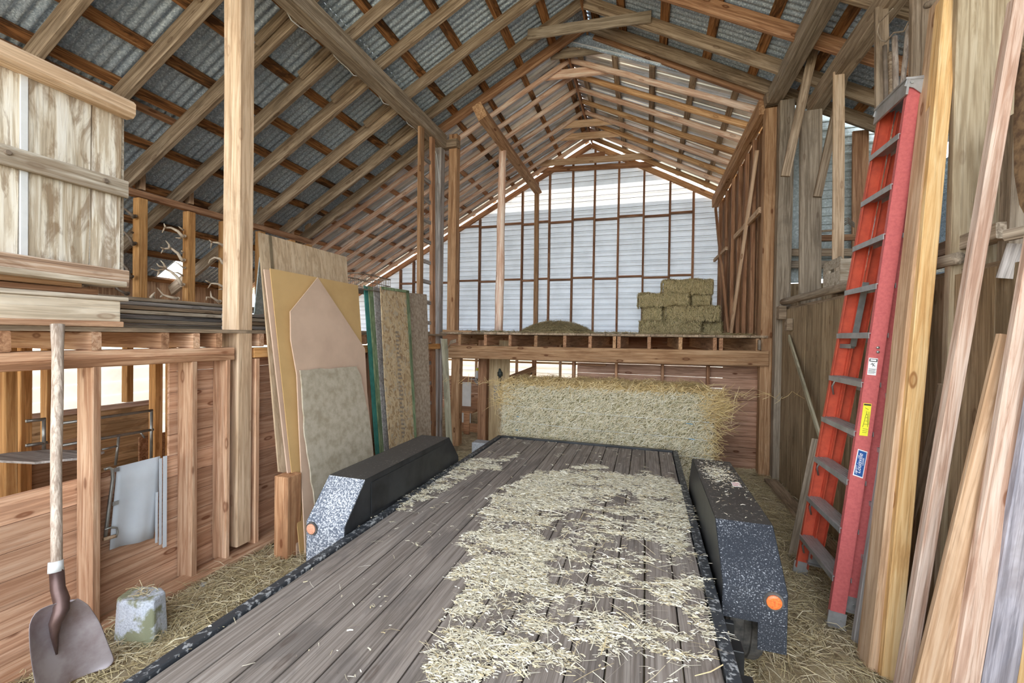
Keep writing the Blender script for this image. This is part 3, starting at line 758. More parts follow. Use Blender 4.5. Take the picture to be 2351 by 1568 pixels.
# large old door panel
dr = thing('barn_door', (-3.05, 1.2, 2.02), 'large whitewashed plank door standing on edge on the left loft', 'door')
def dp(u, v, off=0): return P(u, v, X=-3.03+off)
for (ya, yb) in ((-.1, .62), (.63, 1.335), (1.36, 1.625), (1.632, 1.775)):
    mb = MB()
    mb.poly([(-3.03, ya, 2.09), (-3.03, yb-.01, 2.05), (-3.03, yb, 3.03), (-3.03, ya, 3.06)], (-1, 0, 0), .025)
    mb.build('plank', DOORW, dr)
boxo('gap_strip', (-3.045, 1.333, 2.08), (-3.022, 1.362, 3.04), PVCW, dr, bev=.002)
boxo('edge_strip', (-3.06, 1.776, 2.07), (-3.035, 1.79, 3.03), WASH, dr, bev=.002)
beam('top_rail', (-3.0, -.1, 3.10), (-3.0, 1.80, 3.075), .10, .10, POST, (0, 0, 1), parent=dr, ch=.03)
beam('middle_batten', (-3.01, -.1, 2.60), (-3.01, 1.79, 2.60), .10, .03, WASH, (1, 0, 0), parent=dr)
beam('bottom_rail', (-2.99, -.1, 2.10), (-2.99, 1.78, 2.065), .10, .05, RUST, (1, 0, 0), parent=dr, jit=.006)
beam('bottom_strip', (-3.02, -.1, 2.06), (-3.02, 1.74, 2.022), .03, .20, WASH, (1, 0, 0), parent=dr)
for (u, v) in ((17, 350), (242, 415)):
    q = P(u, v, X=-2.995); mb = MB(); mb.tube([q+Vector((-.002, 0, 0)), q+Vector((.012, 0, 0))], [.016, .011], 10); mb.build('bolt', WIRE, dr)
# stacked boards behind, on the loft
for i in range(7):
    z0 = 1.775+i*.036; rr_ = random.Random(i)
    x0 = -3.95-rr_.random()*.12; wz = .3
    beam('stacked_board', (x0, 1.4, z0+.016), (x0-.03, 3.35+rr_.uniform(-.1, .3), z0+.014), wz-.05, .03, (CRATE, OLDG, GRYB, WASH, OLD, GRYB, OLDG)[i], (0, 0, 1),
         f'weathered board in the stack on the left loft, {ORD[i]} from the bottom', 'board', 'boards stacked on the left loft')
# antler frame
XH = -5.75
beam('header_beam', (XH, 1.5, 3.355), (XH, 6.24, 3.38), .10, .075, REDF, (0, 0, 1), 'brown header beam under the lower left rafter ends', 'beam')
frs = [(3.56, 'first'), (4.13, 'second'), (4.62, 'third'), (5.22, 'fourth'), (5.82, 'fifth'), (6.2, 'sixth')]
for i, (y, o_) in enumerate(frs):
    beam('frame_stud', (XH, y, 2.0), (XH, y, 3.315), .10, .10, ORNG, (0, 1, 0), f'orange upright of the antler frame, {o_} from the camera', 'stud', 'antler frame uprights')
    beam('stub_stud', (XH, y, 3.42), (XH, y, 3.70), .09, .06, TANB, (0, 1, 0), f'short pale stub above the header, {o_} from the camera', 'stud', 'stub studs')
beam('frame_sill', (XH, 1.5, 1.9), (XH, 6.2, 1.9), .14, .22, GRYB, (0, 0, 1), 'gray timber ledge below the antlers', 'ledge')
# lower clutter poles behind the antler frame
for i, (u0, v0, u1, v1) in enumerate(((275, 670, 330, 610), (480, 660, 575, 560), (420, 690, 560, 590), (350, 640, 470, 520))):
    pass
# outer left wall (light siding) and eave plate
siding_left = profile_sheet('wall_left', (-7.6, -1.2, .0), (0, 1, 0), (0, 0, 1), 10.7, 1.55, .2, [(0, 0), (.9, -.018), (.95, 0)], SIDE)
beam('eave_plate', (-7.6, -1.2, 2.2), (-7.6, 9.4, 2.2), .1, .1, REDF, (0, 0, 1), 'brown eave plate at the outer left wall', 'plate')
mb = MB()
for yy in np.arange(-1.2, 6.2, .2): mb.box((-7.66, yy, 1.55), (-7.64, yy+.195, 2.60))
struct(mb.build('wall_left', BRNZ))

# antlers
def c7(x, y): return 250+x*.2551, 380+y*.2551
def antler(chains, xm, dark, lab, rad=.018):
    parts = MB()
    for ci, ch in enumerate(chains):
        pts = []; n = len(ch)
        if ci == 0 and ch[0][0] > 0: ch = [(ch[0][0]+14, ch[0][1]+4)]+list(ch); n = len(ch)
        for i, (x, y) in enumerate(ch):
            u, v = c7(x, y); dx = .10*math.sin(i*1.1)*(1 if ci == 0 else .6)
            pts.append(P(u, v, X=xm+.04+dx*.5))
        # smooth
        sm = []
        for i in range(n-1):
            for t in (0, .5): sm.append(pts[i].lerp(pts[i+1], t))
        sm.append(pts[-1])
        r0 = rad*(1.15 if ci == 0 else .75)
        rs = [r0*(1-.75*(i/(len(sm)-1))**1.5) for i in range(len(sm))]
        parts.tube(sm, rs, 8)
        if ci == 0:
            parts.tube([sm[0]+Vector((0, .01, -.01)), sm[0], sm[0].lerp(sm[1], .25)], [rad*1.2, rad*1.9, rad*1.3], 8)
    tag(parts.build('antler', BOND if dark else BONE, smooth=True), lab, 'antler', 'antlers on the frame')
antler([[(215, 455), (185, 425), (150, 395), (105, 375)]], XH, True, 'small dark antler at the top of the first orange upright')
antler([[(210, 700), (185, 650), (140, 600), (70, 570)], [(215, 605), (180, 580)]], XH, True, 'dark curved antler halfway up the first orange upright')
antler([[(185, 1000), (165, 930), (120, 880), (50, 850)]], XH, True, 'dark hooked antler low on the first orange upright')
antler([[(150, 1150), (90, 1120), (30, 1060)], [(70, 1110), (50, 1060)]], XH, True, 'dark antler tip lying at the foot of the first orange upright')
antler([[(660, 635), (620, 590), (560, 560), (500, 560), (480, 605)], [(510, 560), (495, 520)], [(668, 580), (625, 548)], [(650, 655), (600, 650)]], XH, False, 'pale antler topmost on the second orange upright')
antler([[(655, 850), (620, 790), (560, 745), (490, 750), (470, 790)], [(545, 745), (540, 710), (510, 675)], [(490, 750), (465, 735)], [(665, 780), (650, 765)]], XH, False, 'pale forked antler, second down on the second orange upright')
antler([[(665, 915), (620, 880), (580, 865)]], XH, False, 'thin single tine antler halfway down the second orange upright', .010)
antler([[(650, 1070), (610, 1000), (560, 955), (510, 930), (430, 945), (380, 930)], [(515, 930), (490, 880), (465, 855)], [(500, 920), (450, 905), (430, 880)], [(450, 955), (435, 995)], [(665, 990), (620, 965), (580, 960)]], XH, False, 'largest pale antler with many tines on the second orange upright')
antler([[(600, 1195), (540, 1180), (490, 1165), (435, 1100)], [(480, 1170), (460, 1185)]], XH, False, 'pale antler lying on the ledge between the orange uprights')
antler([[(375, 1185), (415, 1140)]], XH, False, 'small antler tip standing on the ledge beside the first upright')
antler([[(1020, 715), (980, 695), (925, 690), (915, 750)], [(925, 690), (900, 668)]], XH, False, 'pale antler topmost beside the tall pale post')
antler([[(1025, 880), (1000, 840), (950, 828), (910, 850), (895, 880)]], XH, False, 'pale curved antler, second down beside the tall pale post')
antler([[(1025, 1090), (980, 1065), (920, 1060), (890, 1105)], [(905, 1055), (870, 1035)], [(1025, 1110), (985, 1118)]], XH, False, 'pale forked antler, third down beside the tall pale post')
antler([[(980, 1220), (920, 1180), (915, 1130)], [(920, 1190), (880, 1185), (875, 1215)]], XH, False, 'broad antler stump on the ledge beside the tall pale post')
# =================================================================== STALLS BEHIND THE LEFT WALL
for i, (u0, u1, xx, lab) in enumerate(((0, 33, -4.2, 'orange-brown stall post at the left edge of the photo'), (37, 68, -4.35, 'dull brown stall post next to the leftmost one'),
        (98, 120, -4.9, 'slim orange stall stud right of the two brown posts'), (285, 302, -5.58, 'thin stud standing in the stall window opening'),
        (348, 368, -4.5, 'golden stall post right of the tube gate'), (385, 400, -4.7, 'dim brown stall post beside the golden one'))):
    a = P((u0+u1)/2, 900, X=xx); ww = abs(P(u1, 900, X=xx).y-P(u0, 900, X=xx).y)
    beam('stall_post', (xx, a.y, 0 if i != 3 else .945), (xx, a.y, 1.63), ww*.9, .09, ORNG, (1, 0, 0), lab, 'post')
mb = MB(); z = 0
ya, yb = P(146, 950, X=-5.6).y, P(347, 950, X=-5.6).y
while z < .9: mb.box((-5.62, 2.2, z), (-5.6, yb, min(z+.142, .9))); z += .145
tag(mb.build('stall_partition', wood('tan_partition_boards', (.46, .27, .13), (.62, .41, .22), (.72, .52, .31), axis='Y', knots=.6)), 'tan plank partition with a top rail behind the tube gate', 'partition')
beam('partition_rail', (-5.58, 2.2, .92), (-5.58, yb, .91), .12, .04, PNKB, (0, 0, 1), 'pale rail on top of the tan stall partition', 'rail')
boxo('plywood_scrap', (-4.95, 3.05, .05), (-4.93, 3.5, .66), REDF, label='brown plywood sheet standing behind the tube gate', cat='plywood')
mb = MB(); z = 0
while z < .78: mb.box((-4.42, .9, z), (-4.40, 2.35, z+.142)); z += .145
tag(mb.build('stall_partition', wood('brown_partition_boards', (.30, .15, .08), (.44, .26, .15), (.54, .34, .21), axis='Y', knots=.8)), 'low brown plank partition behind the shovel', 'partition')
tb = thing('tube_gate', (-4.25, 2.3, .3), 'galvanised tube gate inside the stall', 'gate')
def gt(pts, r=.012, xx=-4.25):
    mb = MB(); mb.tube([P(u, v, X=xx) for u, v in pts], r, 8); mb.build('gate_tube', GALT, tb, smooth=True)
gt([(60, 967), (104, 962)]); gt([(101, 960), (101, 1040)]); gt([(60, 1023), (108, 1016)])
gt([(140, 972), (350, 942)]); gt([(140, 1023), (352, 986)]); gt([(348, 942), (347, 1055)]); gt([(273, 1001), (265, 1068)], .010); gt([(234, 1032), (270, 1024)], .009); gt([(322, 992), (332, 1005)], .008)
mb = MB()
mb.poly([P(u, v, Z=.93) for u, v in ((-60, 1056), (20, 1044), (120, 1036), (240, 1041), (200, 1054), (80, 1066), (-40, 1060))], (0, 0, 1), .014)
tag(mb.build('plywood_shelf', GRYB), 'gray plywood sheet lying flat on the stall wall behind the shovel handle', 'plywood')
# hanging sheet with straps
hs_ = thing('hanging_sheet', (-3.11, 1.9, .3), 'pale gray rubber sheet hung over the stall wall between two studs', 'sheet')
def curtain(name, rows, mat, par, th=.004):
    """rows of (u,v) left..right top to bottom, wavy"""
    vs = []; nr = len(rows); n = 9
    for j, (a, b) in enumerate(rows):
        pa = P(*a, X=-3.115); pb = P(*b, X=-3.115)
        for i in range(n):
            q = pa.lerp(pb, i/(n-1)); q.x += .014*math.sin(i*1.3+j*.4)*(j/nr); vs.append(q)
    fs = [(j*n+i, j*n+i+1, (j+1)*n+i+1, (j+1)*n+i) for j in range(nr-1) for i in range(n-1)]
    o = link(name, vs, fs, mat, par, smooth=True)
    sd = o.modifiers.new('s', 'SOLIDIFY'); sd.thickness = th; return o
curtain('sheet', [((268, 1072), (367, 1047)), ((264, 1110), (366, 1095)), ((258, 1170), (363, 1150)), ((252, 1220), (358, 1200)), ((248, 1262), (353, 1236))], CLOTH, hs_)
for (u, v0, v1, ww) in ((360, 1130, 1246, .012), (369, 1052, 1250, .014), (379, 1047, 1256, .022)):
    mb = MB(); a = P(u, v0, X=-3.10); b = P(u-1, v1, X=-3.10)
    mb.obar(a, b, ww, .006, (1, 0, 0)); mb.build('strap', CLOTH, hs_)
for (u, v) in ((266, 1078), (264, 1155)):
    q = P(u, v, X=-3.10); mb = MB(); mb.box((q.x, q.y-.015, q.z-.012), (q.x+.008, q.y+.015, q.z+.012)); mb.build('clip', ALU, hs_)
bs = thing('bow_saw', (-3.10, 1.72, .4), 'bow saw with gray tube frame hanging beside the pale sheet', 'saw')
mb = MB(); mb.tube([P(u, v, X=-3.09) for u, v in ((240, 1078), (250, 1074), (258, 1078), (259, 1100), (252, 1150), (245, 1205), (242, 1232))], .009, 8); mb.build('frame', GALT, bs, smooth=True)
mb = MB(); mb.tube([P(u, v, X=-3.08) for u, v in ((240, 1216), (255, 1211), (268, 1212), (270, 1222), (266, 1234))], .006, 8); mb.build('guard', GALT, bs, smooth=True)
mb = MB(); mb.tube([P(238, 1238, X=-3.08), P(264, 1231, X=-3.08)], .011, 8); mb.build('handle', POST, bs, smooth=True)

# =================================================================== SHOVEL
sh = thing('scoop_shovel', (-2.62, 1.38, 0), 'long wooden handled steel scoop shovel leaning on the left wall', 'shovel')
def SPt(u, v, off=0):
    q = P(u, v, n=(1, 0, .175), p=(-2.63, 0, 0)); q.x += off; return q
mb = MB(); pts = [SPt(132+math.sin(i*.9)*1.2-(i*.35), 745+(1310-745)*i/9) for i in range(10)]
mb.tube(pts, [.028]+[.023]*4+[.0215]*5, 12); mb.build('handle', HAND, sh, smooth=True)
mb = MB(); mb.tube([SPt(128, 1288), SPt(128, 1312)], [.028, .030], 10); mb.build('wrapping', PVCW, sh, smooth=True)
mb = MB(); mb.tube([SPt(130, 1306, .0), SPt(130, 1350, .01), SPt(131, 1375, .035), SPt(124, 1395, .055), SPt(112, 1425, .05), SPt(115, 1455, .035), SPt(124, 1500, .02)], [.027, .027, .03, .03, .024, .015, .004], 12); mb.build('socket', SHOD, sh, smooth=True)
vs = []; nu, nv = 13, 12
L_ = [(150, 1369, 160, 1367), (88, 1385, 190, 1382), (66, 1402, 200, 1396), (52, 1430, 212, 1412), (49, 1455, 220, 1432), (50, 1480, 226, 1450), (53, 1510, 234, 1470), (58, 1540, 241, 1488), (62, 1560, 247, 1502), (68, 1590, 249, 1512), (80, 1600, 240, 1522), (100, 1596, 232, 1530)]
for j, (ua, va, ub, vb) in enumerate(L_):
    for i in range(nu):
        t = i/(nu-1); q = SPt(ua+(ub-ua)*t, va+(vb-va)*t)
        edge = (2*t-1)**2
        q.x += .05*edge*min(1, j/4)+.012*math.exp(-((t-.42)*7)**2)*(1-j/nv)+(.06*(1-min(1, j/2.5)))
        vs.append(q)
fs = [(j*nu+i, j*nu+i+1, (j+1)*nu+i+1, (j+1)*nu+i) for j in range(nv-1) for i in range(nu-1)]
o = link('blade', vs, fs, SHOV, sh, smooth=True); sd = o.modifiers.new('s', 'SOLIDIFY'); sd.thickness = .004
sb = o.modifiers.new('u', 'SUBSURF'); sb.levels = 1; sb.render_levels = 1

# pier block
mb = MB()
b4 = [P(252, 1482, Z=0), P(345, 1490, Z=0), P(393, 1445, Z=0)]
b4.append(b4[0]+b4[2]-b4[1])
hB = .245; cen = (b4[0]+b4[2])/2
ring0 = b4; ring1 = [cen+(q-cen)*1.0+Vector((0, 0, .10)) for q in b4]
def chamf(r, k, z):
    out = []
    for i in range(4):
        a, b, c = r[i-1], r[i], r[(i+1) % 4]
        out += [b.lerp(a, k), b.lerp(c, k)]
    return [Vector((q.x, q.y, z)) for q in out]
rs = [chamf(b4, .16, 0), chamf([cen+(q-cen)*1.0 for q in b4], .18, .06), chamf([cen+(q-cen)*.94 for q in b4], .20, .235), chamf([cen+(q-cen)*.88 for q in b4], .20, .25)]
vs = [v for r in rs for v in r]; fs = [tuple(range(8))[::-1], tuple(24+i for i in range(8))]
for j in range(3):
    for i in range(8): fs.append((j*8+i, j*8+(i+1) % 8, (j+1)*8+(i+1) % 8, (j+1)*8+i))
pb = link('pier_block', [v-Vector((cen.x, cen.y, 0)) for v in vs], fs, STCON, matrix=Matrix.Translation((cen.x, cen.y, 0)))
tag(pb, 'gray concrete pier block stained green, standing between shovel and trailer', 'concrete block')
bv = pb.modifiers.new('b', 'BEVEL'); bv.width = .008; bv.segments = 2
for (u, v, s_, lab) in ((467, 1342, .022, 'small stone in the straw between wall and trailer, farther of two'), (448, 1385, .018, 'small stone in the straw right of the pier block')):
    q = P(u, v, Z=.01); mb = MB(); n = 8; vs = []; 
    for j in range(5):
        for i in range(n):
            a = math.pi*j/4; r_ = s_*(1+.15*math.sin(i*2+j)); vs.append((q.x+r_*math.sin(a)*math.cos(i*.785)*1.2, q.y+r_*math.sin(a)*math.sin(i*.785), q.z+r_*math.cos(a)*.7))
    fs = [(j*n+i, j*n+(i+1) % n, (j+1)*n+(i+1) % n, (j+1)*n+i) for j in range(4) for i in range(n)]
    tag(link('stone', vs, fs, CONC, smooth=True), lab, 'stone')

# =================================================================== LEANING SHEETS ON THE LEFT
def lean(xb): 
    return lambda u, v: P(u, v, n=(1, 0, .158), p=(xb, 0, 0))
def sheet(name, px, xb, th, mat, lab, cat, ground=None, jag=0):
    f = lean(xb); pts = [f(u, v) for u, v in px]
    if jag:
        out = []
        for i in range(len(pts)):
            a, b = pts[i], pts[(i+1) % len(pts)]; n = max(1, int((b-a).length/.07))
            for k in range(n):
                q = a.lerp(b, k/n); out.append(q+Vector((0, random.uniform(-jag, jag), random.uniform(-jag, jag)) if k else (0, 0, 0)))
        pts = out
    mb = MB(); mb.poly(pts, (-1, 0, -.158), th)
    return tag(mb.build(name, mat), lab, cat)
def gz(xb, u):   # pixel row where the leaning plane meets the ground for column u
    lo, hi = 900, 2200
    for _ in range(40):
        mid = (lo+hi)/2
        if lean(xb)(u, mid).z > 0: lo = mid
        else: hi = mid
    return lo
boxo('support_block', (-2.73, 2.62, .0), (-2.60, 2.76, .64), FIRZ, label='short reddish fir plank standing under the tallest plywood sheet', cat='plank')
sheet('plywood_sheet', [(594, 533), (796, 590), (812, 900), (840, 1120), (641, 1083)], -2.64, .014, SHTP, 'tallest tan plywood sheet with a dark stripe, leaning on the left wall', 'plywood')
f = lean(-2.635); mb = MB(); mb.poly([f(617, 540), f(623, 541), f(629, 618), f(622, 618)], (1, 0, .158), .002); mb.build('dark_stripe', plain('dark_stripe_paint', (.20, .15, .09), .8), D.objects['plywood_sheet'])
sheet('plywood_strip', [(607, 618), (622, 620), (700, gz(-2.57, 700)), (683, gz(-2.57, 683))], -2.585, .012, PEAKP, 'pinkish thin sheet edge showing left of the ochre hardboard', 'plywood')
sheet('hardboard_sheet', [(620, 616), (822, 655), (832, 800), (860, 1130), (705, gz(-2.56, 705)), (690, gz(-2.56, 690))], -2.56, .006, MDFO, 'ochre hardboard sheet leaning in front of the tall plywood', 'board')
sheet('pointed_panel', [(730, 637), (745, 660), (838, 800), (843, 900), (866, 1130), (730, 1240), (702, gz(-2.52, 702)), (688, 1000), (682, 860), (668, 780), (667, 715)], -2.52, .010, PEAKP, 'pinkish plywood panel cut to a house-shaped point', 'plywood')
sheet('fibreboard_sheet', [(690, 850), (818, 841), (829, 862), (848, 960), (866, 1110), (735, 1230), (700, 1000), (693, 880)], -2.48, .012, GRYS, 'dirty gray torn-edged panel leaning in front of the pointed one', 'panel', jag=.006)
# flake board stack
for i, (u0, u1, vt, xb, mat, lab) in enumerate((
        (836, 846, 655, -2.70, TEAL, 'teal painted board edge at the left of the flake board stack'),
        (846, 858, 656, -2.68, GRNP, 'green-edged sheet, second from the left in the flake board stack'),
        (858, 874, 658, -2.66, GRYB, 'gray wooden sheet edge just left of the big flake board'),
        (938, 980, 672, -2.66, OSBG, 'weathered brown flake board behind the big one, toward the ladder'))):
    s1 = (30, 30, 28, 12)[i]
    sheet('leaning_sheet', [(u0, vt), (u1, vt+4), (u1+s1, 1060), (u0+s1, 1075)], xb, .012, mat, lab, 'board')
ob_ = sheet('flake_board', [(874, 658), (938, 667), (947, 800), (958, 1060), (900, 1085), (884, 880)], -2.60, .012, OSB, 'big green-edged flake board standing behind the left fender', 'board')
f = lean(-2.594)
mb = MB(); mb.poly([f(874, 657), f(939, 667), (f(939, 673)), f(877, 664)], (1, 0, .158), .002); mb.poly([f(932, 667), f(939, 668), f(959, 1050), f(954, 1050)], (1, 0, .158), .002)
mb.build('green_edge', GRNP, ob_)
mb = MB(); r5 = random.Random(9)
for i in range(26):
    v0 = 760+i*9.6; w0 = r5.choice((5, 7, 9)); u0 = 908+(v0-760)*.06
    mb.poly([f(u0, v0), f(u0+w0, v0+.6), f(u0+w0, v0+5), f(u0, v0+4.4)], (1, 0, .158), .001)
# faint stamped print marks (illegible bars on the real board)
mb.build('stamped_print', plain('faded_print', (.34, .27, .20), .9), ob_)
# galvanised sheet and clutter left of the plywood
mb = MB(); mb.poly([P(584, 722, X=-3.4), P(606, 722, X=-3.4), P(600, 590, X=-3.4), P(597, 590, X=-3.4)], (-1, 0, 0), .01)
tag(mb.build('metal_flashing', METR), 'gray-green metal piece standing between tall post and plywood', 'metal sheet')
for i in range(4):
    beam('stacked_board', (-3.35, 2.75, 1.79+i*.035), (-3.3, 3.9, 1.79+i*.035), .2, .028, (GRYB, OLD, WASH, GRYB)[i], (0, 0, 1), f'board in the small stack on the loft behind the plywood, {ORD[i]} from the bottom', 'board', 'small board stack behind the plywood')
# wire basket
wb = thing('wire_basket', (-3.15, 4.4, 2.3), 'wire basket perched on top of the leaning sheets', 'basket')
c0 = P(800, 627, X=-3.15); c1 = P(872, 632, X=-3.15)
mb = MB(); zt = c0.z; zb_ = zt-.17; y0, y1 = c0.y, c1.y
for z in (zt, zb_, (zt+zb_)/2):
    mb.tube([(-3.0, y0, z), (-3.0, y1, z), (-3.38, y1, z), (-3.38, y0, z), (-3.0, y0, z)], .005 if z != zt else .008, 6)
n = 16
for i in range(n+1):
    y = y0+(y1-y0)*i/n; mb.tube([(-3.0, y, zt), (-3.0, y, zb_), (-3.38, y, zb_), (-3.38, y, zt)], .003, 5)
for i in range(7):
    x = -3.0-.38*i/6; mb.tube([(x, y0, zt), (x, y0, zb_), (x, y1, zb_), (x, y1, zt)], .003, 5)
mb.build('wire_mesh', WIRE, wb)
beam('basket_shelf', (-3.42, 4.05, 2.30), (-3.42, 5.3, 2.30), .2, .05, POLE, (0, 0, 1), 'pinkish pole behind the wire basket', 'pole')
# =================================================================== WALL LADDER
ld = thing('wall_ladder', (-3.15, 5.7, 0), 'tall homemade wooden ladder fixed upright to the gray post', 'ladder')
def lr(u0, v0, u1, v1, w_, t_, mat): beam('rail', P(u0, v0, X=-3.13), P(u1, v1, X=-3.13), w_, t_, mat, (1, 0, 0), parent=ld)
lr(967, 282, 961, 985, .11, .05, BEAM); lr(992, 306, 994, 1010, .10, .05, REDF)
for i in range(17):
    v = 368+i*46.6 if i < 16 else 1000
    if v > 1010: break
    a = P(974, v, X=-3.145); b = P(985, v, X=-3.145); z = (a.z+b.z)/2
    beam('rung', (-3.145, P(966, v, X=-3.145).y, z), (-3.145, P(992, v, X=-3.145).y, z), .035, .055, GRYB, (0, 0, 1), parent=ld)
beam('leaning_strip', P(1020, 778, X=-2.8), P(1033, 1048, Z=.0), .10, .02, wood('green_gray_board', (.30, .27, .18), (.42, .38, .27), (.54, .50, .38), knots=.2), (1, -.6, 0), 'gray-green board leaning on the loft beam beside the ladder', 'board')
beam('dark_strip', (-3.02, 6.05, 0), (-3.05, 6.08, 1.7), .05, .03, GRYB, (1, 0, 0), 'thin gray strip standing between ladder and green-gray board', 'board')
mb = MB()
for i in range(4):
    mb.tube([P(1026+i*2, 800-i*2, Y=6.1), P(1034, 789-i*2, Y=6.08), P(1047, 785-i*2, Y=6.06)], .006, 6)
tag(mb.build('rope_coil', CORD, smooth=True), 'pale rope ends over the left end of the loft beam', 'rope')

# =================================================================== UNDER THE FAR LOFT, LEFT DOORWAY
a = P(1108, 1013, Z=0)
beam('doorway_post', (a.x, a.y, 0), (a.x, a.y, 1.68), .15, .12, REDF, (0, 1, 0), 'red-brown post in the opening under the far loft', 'post')
yp = a.y+.1
mb = MB(); mb.poly([P(1119, 1000, Y=yp), P(1200, 1000, Y=yp), P(1168, 800, Y=yp), P(1119, 800, Y=yp)], (0, 1, 0), .02)
mb = MB(); xa = P(1119, 900, Y=yp).x; xb = P(1169, 900, Y=yp).x
mb.box((xa, yp, 0), (xb, yp+.02, 1.68)); tag(mb.build('plywood_partition', wood('yellow_plywood', (.38, .26, .14), (.50, .37, .21), (.58, .45, .28), axis='Z', knots=.1, bl_amt=.1)), 'yellowish plywood partition left of the big bale', 'plywood')
ch_ = thing('power_tool', P(1148, 870, Y=yp-.03), 'dark green cordless tool hanging on the plywood partition', 'tool')
mb = MB(); mb.tube([P(1147, 846, Y=yp-.03), P(1148, 856, Y=yp-.03)], [.012, .04], 8); mb.tube([P(1148, 854, Y=yp-.03), P(1148, 863, Y=yp-.03)], .045, 8); mb.build('head', DRILL, ch_, smooth=True)
mb = MB(); mb.tube([P(1148, 860, Y=yp-.04), P(1147, 876, Y=yp-.04)], [.03, .022], 8); mb.build('grip', INK, ch_, smooth=True)
mb = MB(); mb.tube([P(1148, 876, Y=yp-.03), P(1149, 900, Y=yp-.03)], .006, 6); mb.build('cord', INK, ch_)
mb = MB(); q = P(1140, 902, Y=yp-.05); mb.box((q.x-.05, q.y, q.z-.14), (q.x+.05, q.y+.05, q.z+.14)); tag(mb.build('switch_box', GRYB), 'narrow gray board fixed to the plywood partition', 'board')
# lower back wall seen through the openings
mb = MB(); z = 0
while z < .66: mb.box((-6.8, 9.42, z), (-.9, 9.44, z+.19)); z += .195
struct(mb.build('wall_back', PLKX))
beam('window_header', (-6.8, 9.40, 1.17), (-.9, 9.40, 1.16), .04, .05, GOLD, (0, 1, 0), 'yellowish header over the lower back window openings', 'header')
mb = MB(); mb.box((-6.8, 9.43, 1.2), (1.4, 9.45, 1.42)); struct(mb.build('wall_back', SIDB))
mb = MB(); mb.box((-6.8, 9.41, 1.42), (1.5, 9.45, 1.80)); struct(mb.build('wall_back', PLKX))
for i, u in enumerate((1093, 1186, 1226, 1286, 1316)):
    x = P(u, 860, Y=9.35).x
    beam('window_stud', (x, 9.36, .66), (x, 9.36, 1.75), .09 if i in (2,) else .05, .07, (TANB, TANB, REDF, POST, REDF)[i], (0, 1, 0), f'stud in the lower back window openings, {ORD[i]} from the left', 'stud', 'lower window studs')
beam('hook_rail', P(1168, 872, Y=8.2), P(1229, 848, Y=8.9), .04, .16, TANB, (0, 0, 1), 'slanting tan board with black hooks above the big bale', 'board')
for i, (u, v) in enumerate(((1190, 868), (1220, 858))):
    q = P(u, v, Y=8.42+i*.33); mb = MB(); mb.tube([q+Vector((0, .05, 0)), q+Vector((0, -.05, 0)), q+Vector((.03, -.06, .03))], .008, 6)
    mb.build('hook', INK, D.objects['hook_rail'])
mb = MB(); q = P(1071, 938, Y=7.9); mb.box((q.x-.11, q.y, 0), (q.x+.09, q.y+.02, .82)); tag(mb.build('plastic_sheet', PVCW), 'white panel standing behind the doorway opening', 'panel')
boxo('work_counter', (-3.6, 7.4, .30), (-3.05, 9.0, .34), REDF, label='low brown counter board beyond the doorway', cat='counter')
boxo('counter_front', (-3.06, 7.0, 0), (-2.95+.0, 7.03, .42), REDF, label='dark brown board front below the low counter', cat='board')
mb = MB(); q = P(1079, 992, Y=7.2); mb.box((q.x-.2, 7.2, 0), (q.x+.17, 7.22, q.z+.16)); tag(mb.build('brown_board', REDF), 'dark brown panel filling the lower doorway opening', 'panel')
sf = thing('corner_shelf', P(1090, 870, Y=7.0), 'small dark corner shelf on the red-brown doorway post', 'shelf')
q = P(1090, 870, Y=7.0); mb = MB(); mb.box((q.x-.08, 6.95, q.z-.012), (q.x+.06, 7.15, q.z+.006)); mb.build('board', GRYB, sf)
mb = MB(); mb.poly([(q.x-.05, 7.05, q.z-.012), (q.x+.06, 7.05, q.z-.012), (q.x+.06, 7.05, q.z-.16)], (0, 1, 0), .02); mb.build('bracket', GRYB, sf)
bt = thing('spray_bottle', (q.x+.03, 7.05, q.z+.006), 'white bottle with yellow label on the small corner shelf', 'bottle')
mb = MB(); mb.tube([(q.x+.03, 7.05, q.z+.006), (q.x+.03, 7.05, q.z+.12), (q.x+.03, 7.05, q.z+.15), (q.x+.03, 7.05, q.z+.2)], [.04, .04, .02, .02], 12); mb.build('body', PVCW, bt, smooth=True)
mb = MB(); mb.tube([(q.x+.03, 7.05, q.z+.135), (q.x+.03, 7.05, q.z+.19)], .024, 12); mb.build('label_band', YEL, bt, smooth=True)
# concrete blocks at the trailer end
a0 = P(1082, 1045, Z=0); 
o = boxo('concrete_block', (a0.x, a0.y, 0), (a0.x+.40, a0.y+.2, .19), CONC, bev=.015, label='gray concrete block at the far left corner of the trailer', cat='concrete block')
a0 = P(1552, 1090, Z=0)
o = boxo('concrete_block', (a0.x, a0.y, 0), (a0.x+.36, a0.y+.2, .2), CONC, bev=.015, label='gray concrete block between the trailer deck and right fender', cat='concrete block')

